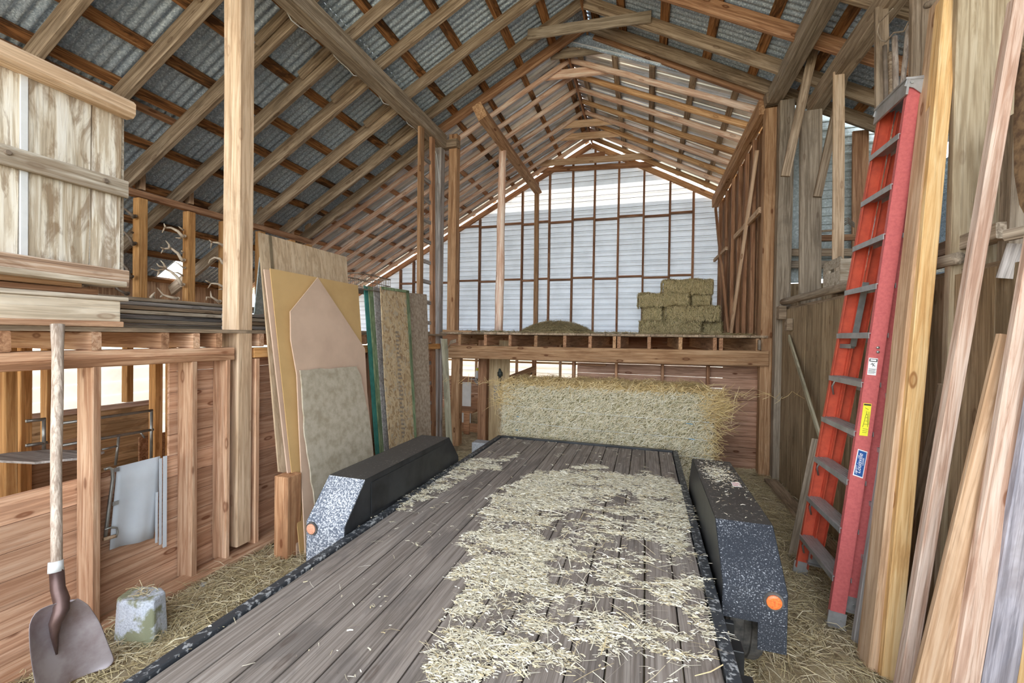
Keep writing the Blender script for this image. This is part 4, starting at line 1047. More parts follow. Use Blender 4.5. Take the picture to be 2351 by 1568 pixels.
# =================================================================== RIGHT SIDE
mb = MB(); y = .4; rr_ = random.Random(2)
while y < 6.02:
    ww = rr_.uniform(.17, .26); mb.box((1.60+rr_.uniform(0, .006), y, 0), (1.625, min(y+ww-.004, 6.04), 2.12)); y += ww
struct(mb.build('wall_right', PLKZ))
pole('cap_pole', (1.585, 2.9, 2.20), (1.59, 5.98, 2.215), .035, .04, OLDG, 'rounded gray rail capping the weathered board wall', 'rail')
boxo('cap_block', (1.52, 5.86, 2.0), (1.6, 5.99, 2.16), OLD, label='small block under the far end of the cap rail', cat='block')
boxo('hook_block', (1.54, 5.62, 1.86), (1.6, 5.72, 2.0), OLD, label='small wooden cleat on the weathered wall below the cap rail', cat='block')
boxo('sill_plank', (1.42, 3.6, 0), (1.56, 5.95, .05), LOFTW, label='low gray plank along the foot of the weathered wall', cat='plank')
mb = MB(); 
for k in range(9): mb.box((1.63+k*.19, .4, 2.12), (1.63+k*.19+.185, 6.3, 2.15))
struct(mb.build('floor', LOFTW))
profile_sheet('wall_right', (3.3, -1.2, 2.0), (0, 1, 0), (0, 0, 1), 7.7, 1.9, .080, CORR, METG)
mb = MB(); mb.box((3.32, -1.2, 0), (3.34, 6.5, 2.1)); struct(mb.build('wall_right', PLKZ))
profile_sheet('wall_right', (1.66, 6.5, 2.55), (1, 0, 0), (0, 0, 1), 1.66, 2.4, .11, [(0, 0), (.3, 0), (.4, .012), (.6, .012), (.7, 0)], METR)
mb = MB(); mb.box((1.62, 6.52, 0), (3.34, 6.54, 2.5)); struct(mb.build('wall_right', PLKZ))
mb = MB(); mb.box((1.60, 6.42, 2.5), (2.0, 6.44, 4.75)); struct(mb.build('wall_right', METR))
beam('upright_plank', (1.75, 5.6, 2.15), (1.72, 5.6, 4.32), .21, .05, OLDG, (0, 1, 0), 'wide gray upright plank left of the wooden crate', 'plank', jit=.004)
a = P(1925, 165, Y=5.2); b = P(1926, 605, Y=5.2)
beam('upright_plank', (b.x, 5.2, 2.15), a, .10, .03, POST, (0, 1, 0), 'narrow pale upright board above the wooden crate', 'plank')
a = P(1868, 115, Y=5.45); b = P(1803, 405, Y=5.5)
beam('roof_brace', b, a, .09, .04, OLD, (0, 1, 0), 'slanting brown brace in front of the wide gray plank', 'brace')
a = P(1942, 150, Y=5.5); b = P(1877, 452, Y=5.55)
beam('roof_brace', b, a, .08, .04, OLD, (0, 1, 0), 'slanting brown brace behind the narrow pale board', 'brace')
a = P(1976, 300, Y=6.4); b = P(1976, 545, Y=6.4)
beam('upright_plank', (b.x, 6.4, 2.4), a, .17, .03, REDF, (0, 1, 0), 'dark brown upright plank on the metal end wall behind the ladder', 'plank')
a = P(1845, 548, Y=6.1); b = P(1970, 545, Y=6.1)
beam('cross_rail', a, b, .05, .07, REDF, (0, 0, 1), 'brown rail across the metal end wall', 'rail')
for i, (v, mt) in enumerate(((580, OLD), (607, OLDG))):
    a = P(1814, v, Y=6.25); b = P(1970, v, Y=6.25)
    beam('cross_rail', a, b, .04, .09, mt, (0, 0, 1), f'{"upper" if i == 0 else "lower"} weathered rail below the brown one on the end wall', 'rail')
pf = thing('pitchfork', P(1930, 530, Y=6.0), 'old pitchfork lying on the brown rail', 'pitchfork')
mb = MB()
for i in range(4): mb.tube([P(1934, 520-i*5, Y=5.95), P(1947, 512-i*4, Y=5.93), P(1962, 522-i*3, Y=5.95)], .006, 6)
mb.build('tines', WIRE, pf)
mb = MB(); mb.tube([P(1860, 533, Y=6.0), P(1936, 527, Y=5.95)], .014, 8); mb.build('handle', OLD, pf, smooth=True)
# crate
cr = thing('wooden_crate', (1.78, 4.95, 2.25), 'gray wooden crate with a hand slot on the ledge behind the red ladder', 'crate')
cx0, cx1, cy0, cy1, cz0, cz1 = 1.68, 2.02, 4.62, 5.02, 2.26, 2.50
boxo('rough_batten', (1.60, 4.5, 2.225), (1.95, 5.15, 2.25), OLDG, label='rough slat under the wooden crate', cat='slat')
mb = MB(); mb.box((cx0, cy0, cz0), (cx1, cy0+.018, cz1)); mb.build('side', WASH, cr)
mb = MB(); mb.box((cx0, cy1-.018, cz0), (cx1, cy1, cz1)); mb.build('side', WASH, cr)
mb = MB()
mb.box((cx0, cy0+.019, cz0), (cx0+.018, cy1-.019, cz0+.14)); mb.box((cx0, cy0+.019, cz0+.17), (cx0+.018, cy1-.019, cz1+.02))
mb.box((cx0, cy0+.019, cz0+.14), (cx0+.018, cy0+.14, cz0+.17)); mb.box((cx0, cy1-.14, cz0+.14), (cx0+.018, cy1-.019, cz0+.17))
mb.build('slotted_end', WASH, cr)
mb = MB(); mb.box((cx1-.018, cy0+.019, cz0), (cx1, cy1-.019, cz1)); mb.build('end', WASH, cr)
mb = MB(); mb.box((cx0+.02, cy0+.02, cz0), (cx1-.02, cy1-.02, cz0+.012)); mb.build('bottom', WASH, cr)
mb = MB(); rr_ = random.Random(4)
for i in range(6): mb.tube([(cx0+.06+rr_.random()*.2, cy0+.06+rr_.random()*.2, cz0+.12), (cx0+.06+rr_.random()*.22, cy0+.06+rr_.random()*.28, cz1+.06)], .02, 7)
tag(mb.build('stick_bundle', OLD), 'short sticks poking out of the wooden crate', 'sticks')

# leaning lumber
def lum(u0, v0, u1, v1, xt, w_, t_, mat, lab, hint=(0, -1, 0), jit=.002, name='leaning_board'):
    a = P(u0, v0, Z=.0); a.z = .015; b = P(u1, v1, X=xt)
    return beam(name, a, b, w_, t_, mat, hint, lab, 'board', jit=jit, ch=.004)
lum(1970, 1480, 2112, 522, 1.56, .06, .04, GRYB, 'silvery gray board just right of the red ladder')
lum(1990, 1530, 2160, 0, 1.60, .045, .13, TANB, 'brown board edge left of the bright golden board')
lum(2034, 1556, 2176, 0, 1.60, .075, .085, GOLD, 'bright golden new timber right of the red ladder')
lum(2064, 1640, 2338, 0, 1.60, .055, .05, PNKB, 'pinkish knotty two-by-four crossing in front of the wide gray plank')
lum(2118, 1720, 2348, 775, 1.50, .165, .03, TANB, 'tan board with a sawn top end, leaning at lower right')
lum(2186, 1740, 2439, 250, 1.55, .085, .035, PNKB, 'pink-tan board overlapping the sawn-topped one')
lum(2260, 1740, 2430, 730, 1.50, .11, .035, BLUB, 'blue-gray weathered board at the lower right')
lum(2338, 1740, 2480, 900, 1.50, .10, .035, GOLD, 'light board in the bottom right corner of the photo')
beam('wide_plank', (1.70, 2.98, 0), (1.72, 2.98, 3.95), .26, .05, wood('gray_tan_plank', (.34, .25, .15), (.48, .38, .25), (.60, .50, .36), knots=.3, bl_amt=.35, blotch=(.28, .2, .12)), (0, 1, 0), 'widest gray-tan upright plank behind the leaning lumber', 'plank', jit=.006)
beam('weathered_post', (1.73, 2.72, 0), (1.74, 2.72, 2.85), .17, .12, OLDG, (0, 1, 0), 'weathered gray post right of the pinkish two-by-four', 'post', jit=.008, ch=.03)
a = P(2310, 540, X=1.55); beam('wooden_peg', a, a+Vector((.16, -.28, .02)), .05, .05, OLDG, (0, 0, 1), 'gray wooden peg sticking out at the right edge', 'peg', ch=.015)
a = P(2345, 560, X=1.62); b = P(2318, 640, X=1.60)
beam('gray_scrap', b, a, .09, .03, GRYB, (-.5, -1, 0), 'short gray board scrap under the wooden peg', 'board')
# hide
mb = MB(); pts = [P(u, v, X=1.60) for u, v in ((2338, 120), (2330, 200), (2326, 300), (2328, 400), (2340, 470), (2356, 500), (2400, 470), (2400, 120))]
mb.poly(pts, (.6, .8, 0), .03); o = tag(mb.build('animal_hide', HIDE), 'brown shaggy hide hanging at the right edge of the photo', 'hide')
# hanging things behind the ladder top
def rod(name, uv, xx, r, mat, lab, cat):
    mb = MB(); pts = [P(u, v, X=xx) for u, v in uv]; sm = []
    for i in range(len(pts)-1): sm += [pts[i].lerp(pts[i+1], t) for t in (0, .33, .66)]
    sm.append(pts[-1]); mb.tube(sm, r, 9); return tag(mb.build(name, mat, smooth=True), lab, cat)
beam('upright_plank', P(2030, 640, X=1.80), P(2023, 18, X=1.80), .09, .04, OLD, (0, -1, 0), 'brown plank standing just left of the hanging pipes', 'plank')
beam('upright_plank', P(2112, 640, X=1.74), P(2118, -60, X=1.74), .13, .045, OLD, (0, -1, 0), 'brown plank hanging right above the red ladder top', 'plank')
rod('rusty_pipe', [(2036, 630), (2034, 300), (2033, 180), (2031, 105)], 1.76, .014, WIRE, 'rusty pipe hanging in front of the brown plank', 'pipe')
rod('tool_handle', [(2060, 630), (2058, 230), (2056, 150), (2054, 85)], 1.74, .018, HAND, 'pale wooden tool handle, first right of the rusty pipe', 'handle')
rod('tool_handle', [(2050, 600), (2068, 225), (2078, 140), (2086, 60)], 1.74, .016, HAND, 'pale wooden tool handle leaning right, topped with cord', 'handle')
rod('tool_handle', [(2046, 630), (2045, 225), (2044, 170), (2043, 120)], 1.80, .013, OLD, 'brown tool handle half hidden behind the rusty pipe', 'handle')
rod('bent_pipe', [(2128, 12), (2150, 6), (2162, 22), (2160, 60), (2154, 120), (2148, 190), (2115, 560)], 1.66, .020, CORD, 'thick bent pipe wrapped with cord at its top', 'pipe')
rod('cord_loop', [(2050, 20), (2018, 52), (2014, 75), (2022, 92), (2034, 96), (2052, 75), (2075, 72), (2086, 50)], 1.70, .005, CORD, 'old cord looped over the hanging tools', 'cord')
rod('branch_stick', [(2140, 203), (2128, 210), (2122, 235), (2127, 290), (2135, 350), (2128, 640)], 1.60, .014, OLDG, 'crooked branch behind the red ladder top', 'stick')
beam('leaning_board', P(1812, 775, X=1.585), P(1885, 1010, X=1.48), .085, .02, D.materials['green_gray_board'], (1, -.3, 0), 'green-gray board leaning left of the red ladder on the weathered wall', 'board')
beam('leaning_board', P(1825, 1280, Z=.0), P(1880, 1010, X=1.5), .10, .03, OLDG, (-.6, -1, 0), 'brown plank end behind the foot of the red ladder', 'board')
for i in range(5):
    a = Vector((1.42+i*.035, 3.45+i*.12, .0)); beam('thin_lath', a, a+Vector((.10, .05, 1.35-.1*i)), .06, .018, (OLD, POST, OLD, GRYB, OLD)[i], (-.6, -1, 0), f'thin slat leaning behind the red ladder rungs, {ORD[i]} from the camera', 'slat', 'slats behind the ladder')
beam('cross_log', (1.66, 2.7, 2.3), (1.66, 4.2, 2.26), .08, .08, OLDG, (0, 0, 1), 'gray timber behind the leaning lumber at head height', 'timber')
beam('leaning_board', P(2085, 1300, Z=.3), P(2175, 885, X=1.57), .08, .03, OLD, (-.6, -1, 0), 'dark brown slanting board between golden timber and pinkish board', 'board')

# =================================================================== RED STEP LADDER
L = thing('step_ladder', (1.3, 3.37, 0), 'tall red fibreglass step ladder folded and leaning on the right wall', 'ladder')
XT = 1.50
fA, tA = P(1918, 1442, Z=0), P(2104, 207, X=XT)     # near front rail
fB, tB = P(1836, 1318, Z=0), P(2034, 245, X=XT)     # far front rail
fA.z = fB.z = .01
zt = (tA.z+tB.z)/2; tA.z = tB.z = zt
ax = (tA-fA).normalized()
dpt = Vector((ax.z, 0, -ax.x)).normalized()           # depth direction (towards the wall)
def rail_pair(f, t, off, dep, th, sgn, mat, mati, base, h0=.05):
    """channel rail: web plus two flanges; sgn = outward side (-1 near camera)"""
    a = f+dpt*off; b = t+dpt*off; d = (b-a).normalized(); a2 = a+d*h0
    mb = MB(); out = Vector((0, sgn, 0))
    mb.obar(a2, b, .005, dep, dpt)
    mb.obar(a2+dpt*(dep/2)-out*.014, b+dpt*(dep/2)-out*.014, .030, .005, dpt)
    mb.obar(a2-dpt*(dep/2)-out*.014, b-dpt*(dep/2)-out*.014, .030, .005, dpt)
    r = mb.build('rail' if base == 'f' else 'rear_rail', mat, L)
    mb = MB(); c = a
    mb.obar(a-d*.0, a+d*.09, .012, dep+.02, dpt); mb.obar(a+d*.0, a+d*.012, .05, dep+.02, dpt)
    mb.build('foot', ALU, r)
    for k in (-.02, .02):
        q = a+d*.045+dpt*k+out*.004; m2 = MB(); m2.tube([q, q+out*.006], .006, 8); m2.build('rivet', GALT, r)
    return r
nrA = rail_pair(fA, tA, .0, .074, .03, -1, FIB, FIBO, 'f')
nrB = rail_pair(fB, tB, .0, .074, .03, 1, FIBO, FIB, 'f')
hA = fA+Vector((0, .03, 0)); hB_ = fB+Vector((0, -.03, 0))
rail_pair(fA+Vector((0, .035, .10)), tA+Vector((0, .03, -.02)), .078, .062, .03, -1, FIB, FIBO, 'r')
rail_pair(fB+Vector((0, -.035, .10)), tB+Vector((0, -.03, -.02)), .078, .062, .03, 1, FIBO, FIB, 'r')
nst = 10; Ltot = (tA-fA).length
for i in range(1, nst+1):
    s = i*.3048*.985
    if s > Ltot-.2: break
    a = fA+(tA-fA).normalized()*s; b = fB+(tB-fB).normalized()*s*((tB-fB).length/(tA-fA).length)
    zc = (a.z+b.z)/2; a.z = b.z = zc
    mb = MB(); mb.obar(a+Vector((0, .008, 0)), b-Vector((0, .008, 0)), .09, .006, (0, 0, 1))
    mb.obar(a+Vector((-.048, .008, -.014)), b+Vector((-.048, -.008, -.014)), .004, .034, (0, 0, 1))
    mb.obar(a+Vector((.048, .008, -.012)), b+Vector((.048, -.008, -.012)), .004, .028, (0, 0, 1))
    for k in range(5): mb.obar(a+Vector((-.036+.018*k, .008, .004)), b+Vector((-.036+.018*k, -.008, .004)), .006, .003, (0, 0, 1))
    st = mb.build('step', ALU, L)
    if i in (1, 2, 3, 5):
        for q, r_ in ((a, 1), (b, -1)):
            m2 = MB(); m2.tube([q+Vector((-.03, .07*r_, -.02)), q+Vector((-.035, .03*r_, -.07)), q+Vector((-.02, .012*r_, -.13))], .006, 6); m2.build('step_brace', GALT, st, smooth=True)
for i in range(1, 9):
    s = i*.33+.12
    a = fA+(tA-fA).normalized()*s+dpt*.10; b = fB+(tB-fB).normalized()*s+dpt*.135; zc = (a.z+b.z)/2; a.z = b.z = zc
    mb = MB(); mb.obar(a, b, .03, .028, (0, 0, 1)); mb.build('rear_crossbar', ALU, L)
# top cap with side plates
mb = MB()
mb.obar(tA+ax*.0+Vector((.04, -.02, .02)), tB+Vector((.04, .02, .02)), .20, .012, ax)
mb.obar(tA+Vector((-.05, -.02, -.02)), tB+Vector((-.05, .02, -.02)), .012, .09, ax)
mb.build('top_cap', ALU, L)
pts = [(-.065, -.02), (-.055, .03), (.10, .05), (.20, .04), (.205, .0), (.15, -.02), (.09, -.075), (.03, -.07), (-.02, -.03)]
for (t_, s_) in ((tA, -1), (tB, 1)):
    mb = MB(); mb.poly([t_+dpt*x+ax*y+Vector((0, s_*.012, 0)) for x, y in pts], (0, s_, 0), .004); pp_ = mb.build('side_plate', ALU, L)
    for x, y in ((-.03, 0), (.05, .02), (.06, -.04), (.15, .015)):
        m2 = MB(); q = t_+dpt*x+ax*y+Vector((0, s_*.016, 0)); m2.tube([q, q+Vector((0, s_*.006, 0))], .009, 8); m2.build('rivet', GALT if x < .1 else WIRE, pp_)
# spreader
mb = MB(); q0 = P(1988, 648, X=1.40); q1 = P(1958, 795, X=1.36)
mb.obar(q0, q1, .008, .035, dpt); mb.obar(q1, q1+Vector((-.05, .1, .0)), .03, .03, (0, 0, 1)); sp = mb.build('spreader_arm', GALT, L)
# stickers on the near rail
pl_n = Vector((0, -1, 0))
def onrail(u, v, off=.004):
    """point of the near rail web below a pixel"""
    nrm = ax.cross(dpt); q = P(u, v, n=tuple(nrm), p=tuple(fA)); return q+Vector((0, -off, 0))
def sticker(name, c, mat, off=.004, par=None):
    mb = MB(); mb.poly([onrail(u, v, off) for u, v in c], (0, -1, 0), .0006); return mb.build(name, mat, par or nrA)
ws = sticker('warning_sticker', [(1994, 821), (2015, 823), (2010, 862), (1990, 860)], WHT)
sticker('sticker_print', [(1995.5, 823), (2013.8, 824.6), (2013, 831), (1994.6, 829.5)], INK, .0052, ws)
sticker('sticker_print', [(1997.5, 824.5), (2011, 825.7), (2010.6, 829.3), (1997, 828)], WHT, .0062, ws)
for dx, dy, ex, ey in ((2001, 833, 2004, 838), (2004, 838, 2002, 841), (2004, 838, 2008, 841), (2002, 835, 1998, 836.5), (2003, 836, 2007, 834.5)):
    a, b = onrail(dx, dy, .0052), onrail(ex, ey, .0052); mb = MB(); mb.tube([a, b], .0016, 5); mb.build('sticker_print', INK, ws)
for k in range(6):
    v = 846+k*2; sticker('sticker_print', [(1993.2-k*.3, v), (2010.8-k*.3-(k % 2)*3, v+1), (2010.7-k*.3-(k % 2)*3, v+1.7), (1993.1-k*.3, v+.7)], INK, .0052, ws)
ys = sticker('yellow_sticker', [(1982, 925), (2000.5, 927), (1991, 1001), (1972, 999)], YEL)
sticker('sticker_print', [(1983, 926.5), (1999.2, 928.2), (1998.7, 931.5), (1982.6, 930)], INK, .0052, ys)
for (a_, b_) in (((1988, 950), (1979.5, 980)), ((1990.5, 950), (1991, 980)), ((1987, 958), (1991, 958.5)), ((1985, 966), (1991, 966.6)), ((1982.5, 973), (1991, 974)), ((1989, 944), (1989, 952)), ((1986, 936), (1993, 940)), ((1980, 984), (1991, 985)), ((1979, 988), (1990, 989)), ((1978.5, 992), (1988, 993)), ((1994, 945), (1993, 975))):
    mb = MB(); mb.tube([onrail(*a_, .0052), onrail(*b_, .0052)], .0010, 5); mb.build('sticker_print', INK, ys)
bsk = sticker('brand_sticker', [(1969, 1030), (1991, 1037), (1980, 1098), (1957, 1090)], WHT)
sticker('sticker_field', [(1970.5, 1032.5), (1989, 1038.5), (1978.6, 1095), (1959.5, 1088.2)], BLU, .0052, bsk)
def rtext(s, u, v, size, mat, par, off=.0062, shear=0, name='lettering'):
    cu = D.curves.new(name, 'FONT'); cu.body = s; cu.size = size; cu.extrude = .0003; cu.align_x = 'LEFT'; cu.align_y = 'CENTER'; cu.shear = shear
    cu.materials.append(mat); tmp = D.objects.new(name, cu); me = D.meshes.new_from_object(tmp); D.objects.remove(tmp); o = D.objects.new(name, me); COL.objects.link(o)
    x = ax.normalized(); nrm = Vector((0, -1, 0)); z = (nrm-x*nrm.dot(x)).normalized(); y = z.cross(x); q = onrail(u, v, off)
    o.matrix_world = Matrix(((x[0], y[0], z[0], q[0]), (x[1], y[1], z[1], q[1]), (x[2], y[2], z[2], q[2]), (0, 0, 0, 1)))
    PM[o.name] = o.matrix_world.copy(); attach(o, par); return o
rtext('Louisville', 1969, 1086, .0325, WHT, bsk, shear=.3)
rtext('LADDER', 1979.5, 1068, .012, WHT, bsk)
for (a_, b_) in (((1963, 1086), (1963.5, 1066)), ((1965.5, 1087), (1966, 1067)), ((1963, 1080), (1966, 1080.5)), ((1963, 1074), (1966, 1074.5))):
    mb = MB(); mb.tube([onrail(*a_, .006), onrail(*b_, .006)], .0009, 5); mb.build('sticker_print', WHT, bsk)
for (u, v) in ((2014, 798), (2014, 808)):
    q = onrail(u, v); m2 = MB(); m2.tube([q, q+Vector((0, -.008, 0))], .008, 10); m2.build('rivet', GALT, nrA, smooth=True)

# =================================================================== TRAILER
T = thing('flatbed_trailer', (-.69, 2.2, 0), 'flatbed trailer with dark plank deck and black steel fenders, scattered with straw', 'trailer')
DX0, DX1, DY0, DY1, DZ = -1.68, .30, -.7, 5.0, .50
pw = (DX1-DX0)/14
for i in range(14):
    x = DX0+pw*i
    beam('deck_plank', (x+pw/2, DY0, DZ-.02), (x+pw/2, DY1, DZ-.02), pw-.007, .04, DECKW if False else MATS.setdefault('deckx', wood('trailer_deck_plank', (.17, .14, .12), (.26, .22, .195), (.35, .31, .28), axis='X', knots=.35, bl_amt=.4, blotch=(.10, .088, .085), vary=.2, fine=1.7)), (0, 0, 1), parent=T, jit=.0012, ch=.004)
def bp(name, a, b, mat, par=T, bev=.004): return boxo(name, a, b, mat, par, bev)
bp('side_rail', (DX0-.055, DY0, .36), (DX0-.004, DY1+.05, .515), EDGE); bp('side_rail', (DX1+.004, DY0, .36), (DX1+.055, DY1+.05, .515), EDGE)
bp('end_rail', (DX0-.004, DY1+.002, .36), (DX1+.004, DY1+.05, .52), BLKM)
for x in (-1.35, -.03): bp('frame_beam', (x-.04, DY0, .30), (x+.04, DY1, .44), BLKM)
for y in (.2, 1.2, 2.2, 3.2, 4.2): bp('cross_member', (DX0+.001, y-.03, .40), (DX1-.001, y+.03, .455), BLKM)
for y in (1.75, 1.95): 
    bp('stake_pocket', (DX1+.056, y, .34), (DX1+.11, y+.07, .47), BLKM)
def fender(x0, x1, prof, inner, m_front, m_side, m_top):
    n = len(prof); vs = [(x0, y, z) for y, z in prof]+[(x1, y, z) for y, z in prof]; fs = []; mi = []
    for i in range(n):
        j = (i+1) % n
        if i == n-1: continue       # open underside
        fs.append((i, j, n+j, n+i)); mi.append(0 if i < 2 else (2 if i == 2 else 1))
    # side skirts
    fs += [tuple(range(n)), tuple(range(n, 2*n))[::-1]]; mi += [1, 1]
    o = link('fender', vs, fs, [m_front, m_side, m_top], T, mi)
    sd = o.modifiers.new('s', 'SOLIDIFY'); sd.thickness = .004; bvm = o.modifiers.new('b', 'BEVEL'); bvm.width = .006; bvm.segments = 2; return o
fL = fender(-2.03, -1.742, [(2.20, .30), (2.20, .56), (2.40, .79), (3.66, .79), (3.87, .56), (3.87, .30)], 1, BLKL, BLKM, BLKT)
fR = fender(.372, .645, [(2.25, .43), (2.25, .58), (2.51, .79), (3.70, .79), (3.90, .56), (3.90, .43)], -1, BLKS, BLKM, BLKT)
bp('fender_skirt', (.525, 2.25, .30), (.645, 2.256, .43), BLKS, fR, .001); bp('fender_skirt', (.64, 2.256, .30), (.645, 3.90, .43), BLKM, fR, .001)
bp('fender_inset', (-1.741, 2.46, .535), (-1.737, 3.64, .755), BLKM, fL, .002)
bp('fender_bracket', (.376, 2.215, .27), (.42, 2.245, .42), BLKM, fR); bp('fender_bracket', (-1.80, 2.15, .30), (-1.745, 2.195, .33), BLKM, fL)
def marker(q, mat, par, r=.032):
    mb = MB(); mb.tube([q, q+Vector((0, -.008, 0))], [r*1.35, r*1.3], 20); rg = mb.build('light_ring', RUB, par, smooth=False)
    mb = MB(); mb.tube([q+Vector((0, -.006, 0)), q+Vector((0, -.014, 0)), q+Vector((0, -.017, 0))], [r, r, r*.7], 20); mb.build('marker_light', mat, rg)
marker(P(717, 1213, Y=2.197), AMBD, fL); marker(P(1776, 1380, Y=2.247), AMBER, fR)
q = P(1688, 1112, Z=.794); mb = MB(); c4 = [P(u, v, Z=.7925) for u, v in ((1677, 1106), (1697, 1108), (1704, 1119), (1683, 1117))]
mb.poly(c4, (0, 0, 1), .0008); dc = mb.build('decal', WHT, fR)
mb = MB()
for k in range(3):
    a_ = c4[0].lerp(c4[3], .2+.28*k)+Vector((0, 0, .001)); b_ = c4[1].lerp(c4[2], .2+.28*k)+Vector((0, 0, .001)); mb.tube([a_.lerp(b_, .08), a_.lerp(b_, .9)], .0012, 5)
mb.build('decal_print', REDI, dc)
def wheel(x, y, r=.335, w_=.19):
    wt = MB(); pts = []; seg = 40; prof = [(-.5, .62), (-.5, .88), (-.42, .97), (-.30, 1.0), (-.10, 1.0), (-.08, .97), (.08, .97), (.10, 1.0), (.30, 1.0), (.42, .97), (.5, .88), (.5, .62)]
    vs = []
    for i in range(seg):
        a = 2*math.pi*i/seg
        for px_, pr_ in prof:
            rr2 = r*pr_*(1-(.018 if (i % 2 and .15 < abs(px_) < .45 and pr_ > .96) else 0))
            vs.append((x+px_*w_, y+rr2*math.cos(a), r+rr2*math.sin(a)))
    n = len(prof); fs = []
    for i in range(seg):
        for k in range(n-1): a = i*n+k; b = ((i+1) % seg)*n+k; fs.append((a, b, b+1, a+1))
    o = link('tire', vs, fs, RUB, T)
    mb = MB(); mb.tube([(x-.07, y, r), (x+.07, y, r)], r*.63, 28); mb.build('wheel_rim', PVCW, o)
for x in (-1.888, .515):
    for y in (2.72, 3.44): wheel(x, y)

# =================================================================== BIG BALE
rngb = np.random.default_rng(11)
def bale(name, c, sz, n, Ls, Ws, mat, core, lab, cat='hay bale', group=None, ends=.0, top_mat=None, rough=.02, seed=1, lf=.018, grain=None):
    rg = np.random.default_rng(seed); sx, sy, sz_ = sz; V = []; Fc = []; mi = []
    tot = 2*(sx*sz_+sy*sz_+sx*sy*.5); k0 = 0
    for (nr, ar) in (((0, -1, 0), sx*sz_), ((0, 1, 0), sx*sz_*.15), ((-1, 0, 0), sy*sz_), ((1, 0, 0), sy*sz_), ((0, 0, 1), sx*sy)):
        m_ = int(n*ar/tot)
        p = rg.uniform(-.5, .5, (m_, 3))*np.array([sx, sy, sz_])
        a = [i for i in range(3) if nr[i] != 0][0]; p[:, a] = nr[a]*np.array([sx, sy, sz_])[a]/2
        # slight bulge of the flakes
        p += np.array(nr)*(np.sin(p[:, 0]*14)*.5+.5)[:, None]*rough
        L_ = rg.uniform(Ls[0], Ls[1], m_); W_ = rg.uniform(Ws[0], Ws[1], m_)
        if nr[2] == 1: L_ *= 1.3
        dd = None
        if grain and nr[2] == 0:
            dd = np.broadcast_to(np.array(grain, float), (m_, 3))*np.sign(rg.normal(size=(m_, 1)))+rg.normal(size=(m_, 3))*.45
        v, f_ = straw('', p, L_, W_, None, nr, rng=rg, dirs=dd, tilt=.22 if nr[2] == 0 else .35, lift=lf)
        V.append(v+np.array([0, 0, sz_/2])); Fc.append(f_+k0); k0 += len(v); mi += [1 if (nr[2] == 1 and top_mat) else 0]*len(f_)
    V = np.concatenate(V); Fc = np.concatenate(Fc)
    core_mb = MB(); gx_, gz_ = 24, 8
    ci = 2 if top_mat else 1
    hx, hy = sx/2-.01, sy/2-.01
    # lumpy core
    def face(o_, u_, v_, nu_, nv_, nn_):
        vs = []; 
        for j in range(nv_+1):
            for i in range(nu_+1):
                q = Vector(o_)+Vector(u_)*(i/nu_)+Vector(v_)*(j/nv_)
                vs.append(q+Vector(nn_)*(random.uniform(-.012, .006)))
        fs = [(j*(nu_+1)+i, j*(nu_+1)+i+1, (j+1)*(nu_+1)+i+1, (j+1)*(nu_+1)+i) for j in range(nv_) for i in range(nu_)]
        core_mb.add(vs, fs, ci)
    face((-hx, -hy, 0), (2*hx, 0, 0), (0, 0, sz_-.01), gx_, gz_, (0, -1, 0)); face((-hx, hy, 0), (2*hx, 0, 0), (0, 0, sz_-.01), gx_, gz_, (0, 1, 0))
    face((-hx, -hy, 0), (0, 2*hy, 0), (0, 0, sz_-.01), 6, gz_, (-1, 0, 0)); face((hx, -hy, 0), (0, 2*hy, 0), (0, 0, sz_-.01), 6, gz_, (1, 0, 0))
    face((-hx, -hy, sz_-.01), (2*hx, 0, 0), (0, 2*hy, 0), gx_, 6, (0, 0, 1)); face((-hx, -hy, 0.001), (2*hx, 0, 0), (0, 2*hy, 0), 2, 2, (0, 0, -1))
    mats = [mat]+([top_mat] if top_mat else [])+[core]
    o = mesh_np(name, V, Fc, mats, None, mi, extra=core_mb); o.matrix_world = Matrix.Translation(c); PM[o.name] = o.matrix_world.copy()
    return tag(o, lab, cat, group)
BBX = (-.50, 5.72, 0)
big = bale('big_hay_bale', BBX, (2.46, .92, 1.13), 70000, (.025, .085), (.0022, .0048), ST_BIG, BALEP, 'huge pale green rectangular hay bale behind the trailer deck', top_mat=ST_TOP, seed=5, lf=.022, grain=(.75, 0, .5))
rg = np.random.default_rng(8); whisk = []
def whiskers(px_c, spread, n, dmean, Lr, mat, name):
    p = np.array(px_c)+rg.normal(size=(n, 3))*np.array(spread); d = np.array(dmean)+rg.normal(size=(n, 3))*.45; d /= np.linalg.norm(d, axis=1)[:, None]
    v, f_ = straw('', p, rg.uniform(Lr[0], Lr[1], n), rg.uniform(.003, .005, n), None, (0, -1, 0), rng=rg, tilt=.1, dirs=d, lift=.04)
    o = mesh_np(name, v, f_, mat, big); tag(o, kind='stuff'); return o
whiskers((.76, 5.30, .98), (.07, .06, .09), 420, (1, 0, .0), (.12, .34), ST_TOP, 'loose_stalks')
whiskers((.74, 5.35, .55), (.04, .06, .22), 300, (.8, 0, -.5), (.08, .22), ST_TOP, 'loose_stalks')
whiskers((-1.72, 5.32, .97), (.07, .06, .09), 300, (-.8, 0, .3), (.12, .30), ST_TOP, 'loose_stalks')
whiskers((-1.72, 5.35, .55), (.03, .06, .25), 220, (-.8, 0, -.4), (.06, .16), ST_BIG, 'loose_stalks')
whiskers((-.5, 5.32, 1.14), (.75, .05, .02), 900, (.6, 0, .25), (.06, .18), ST_TOP, 'loose_stalks')
for k, z in enumerate((.86, .66, .46)):
    mb = MB(); mb.tube([(-1.7+i*.3, 5.225+.008*math.sin(i*2+k), z-.006*i+.006*math.sin(i+k)) for i in range(9)], .0028, 5); mb.build('twine', TWINE, big)
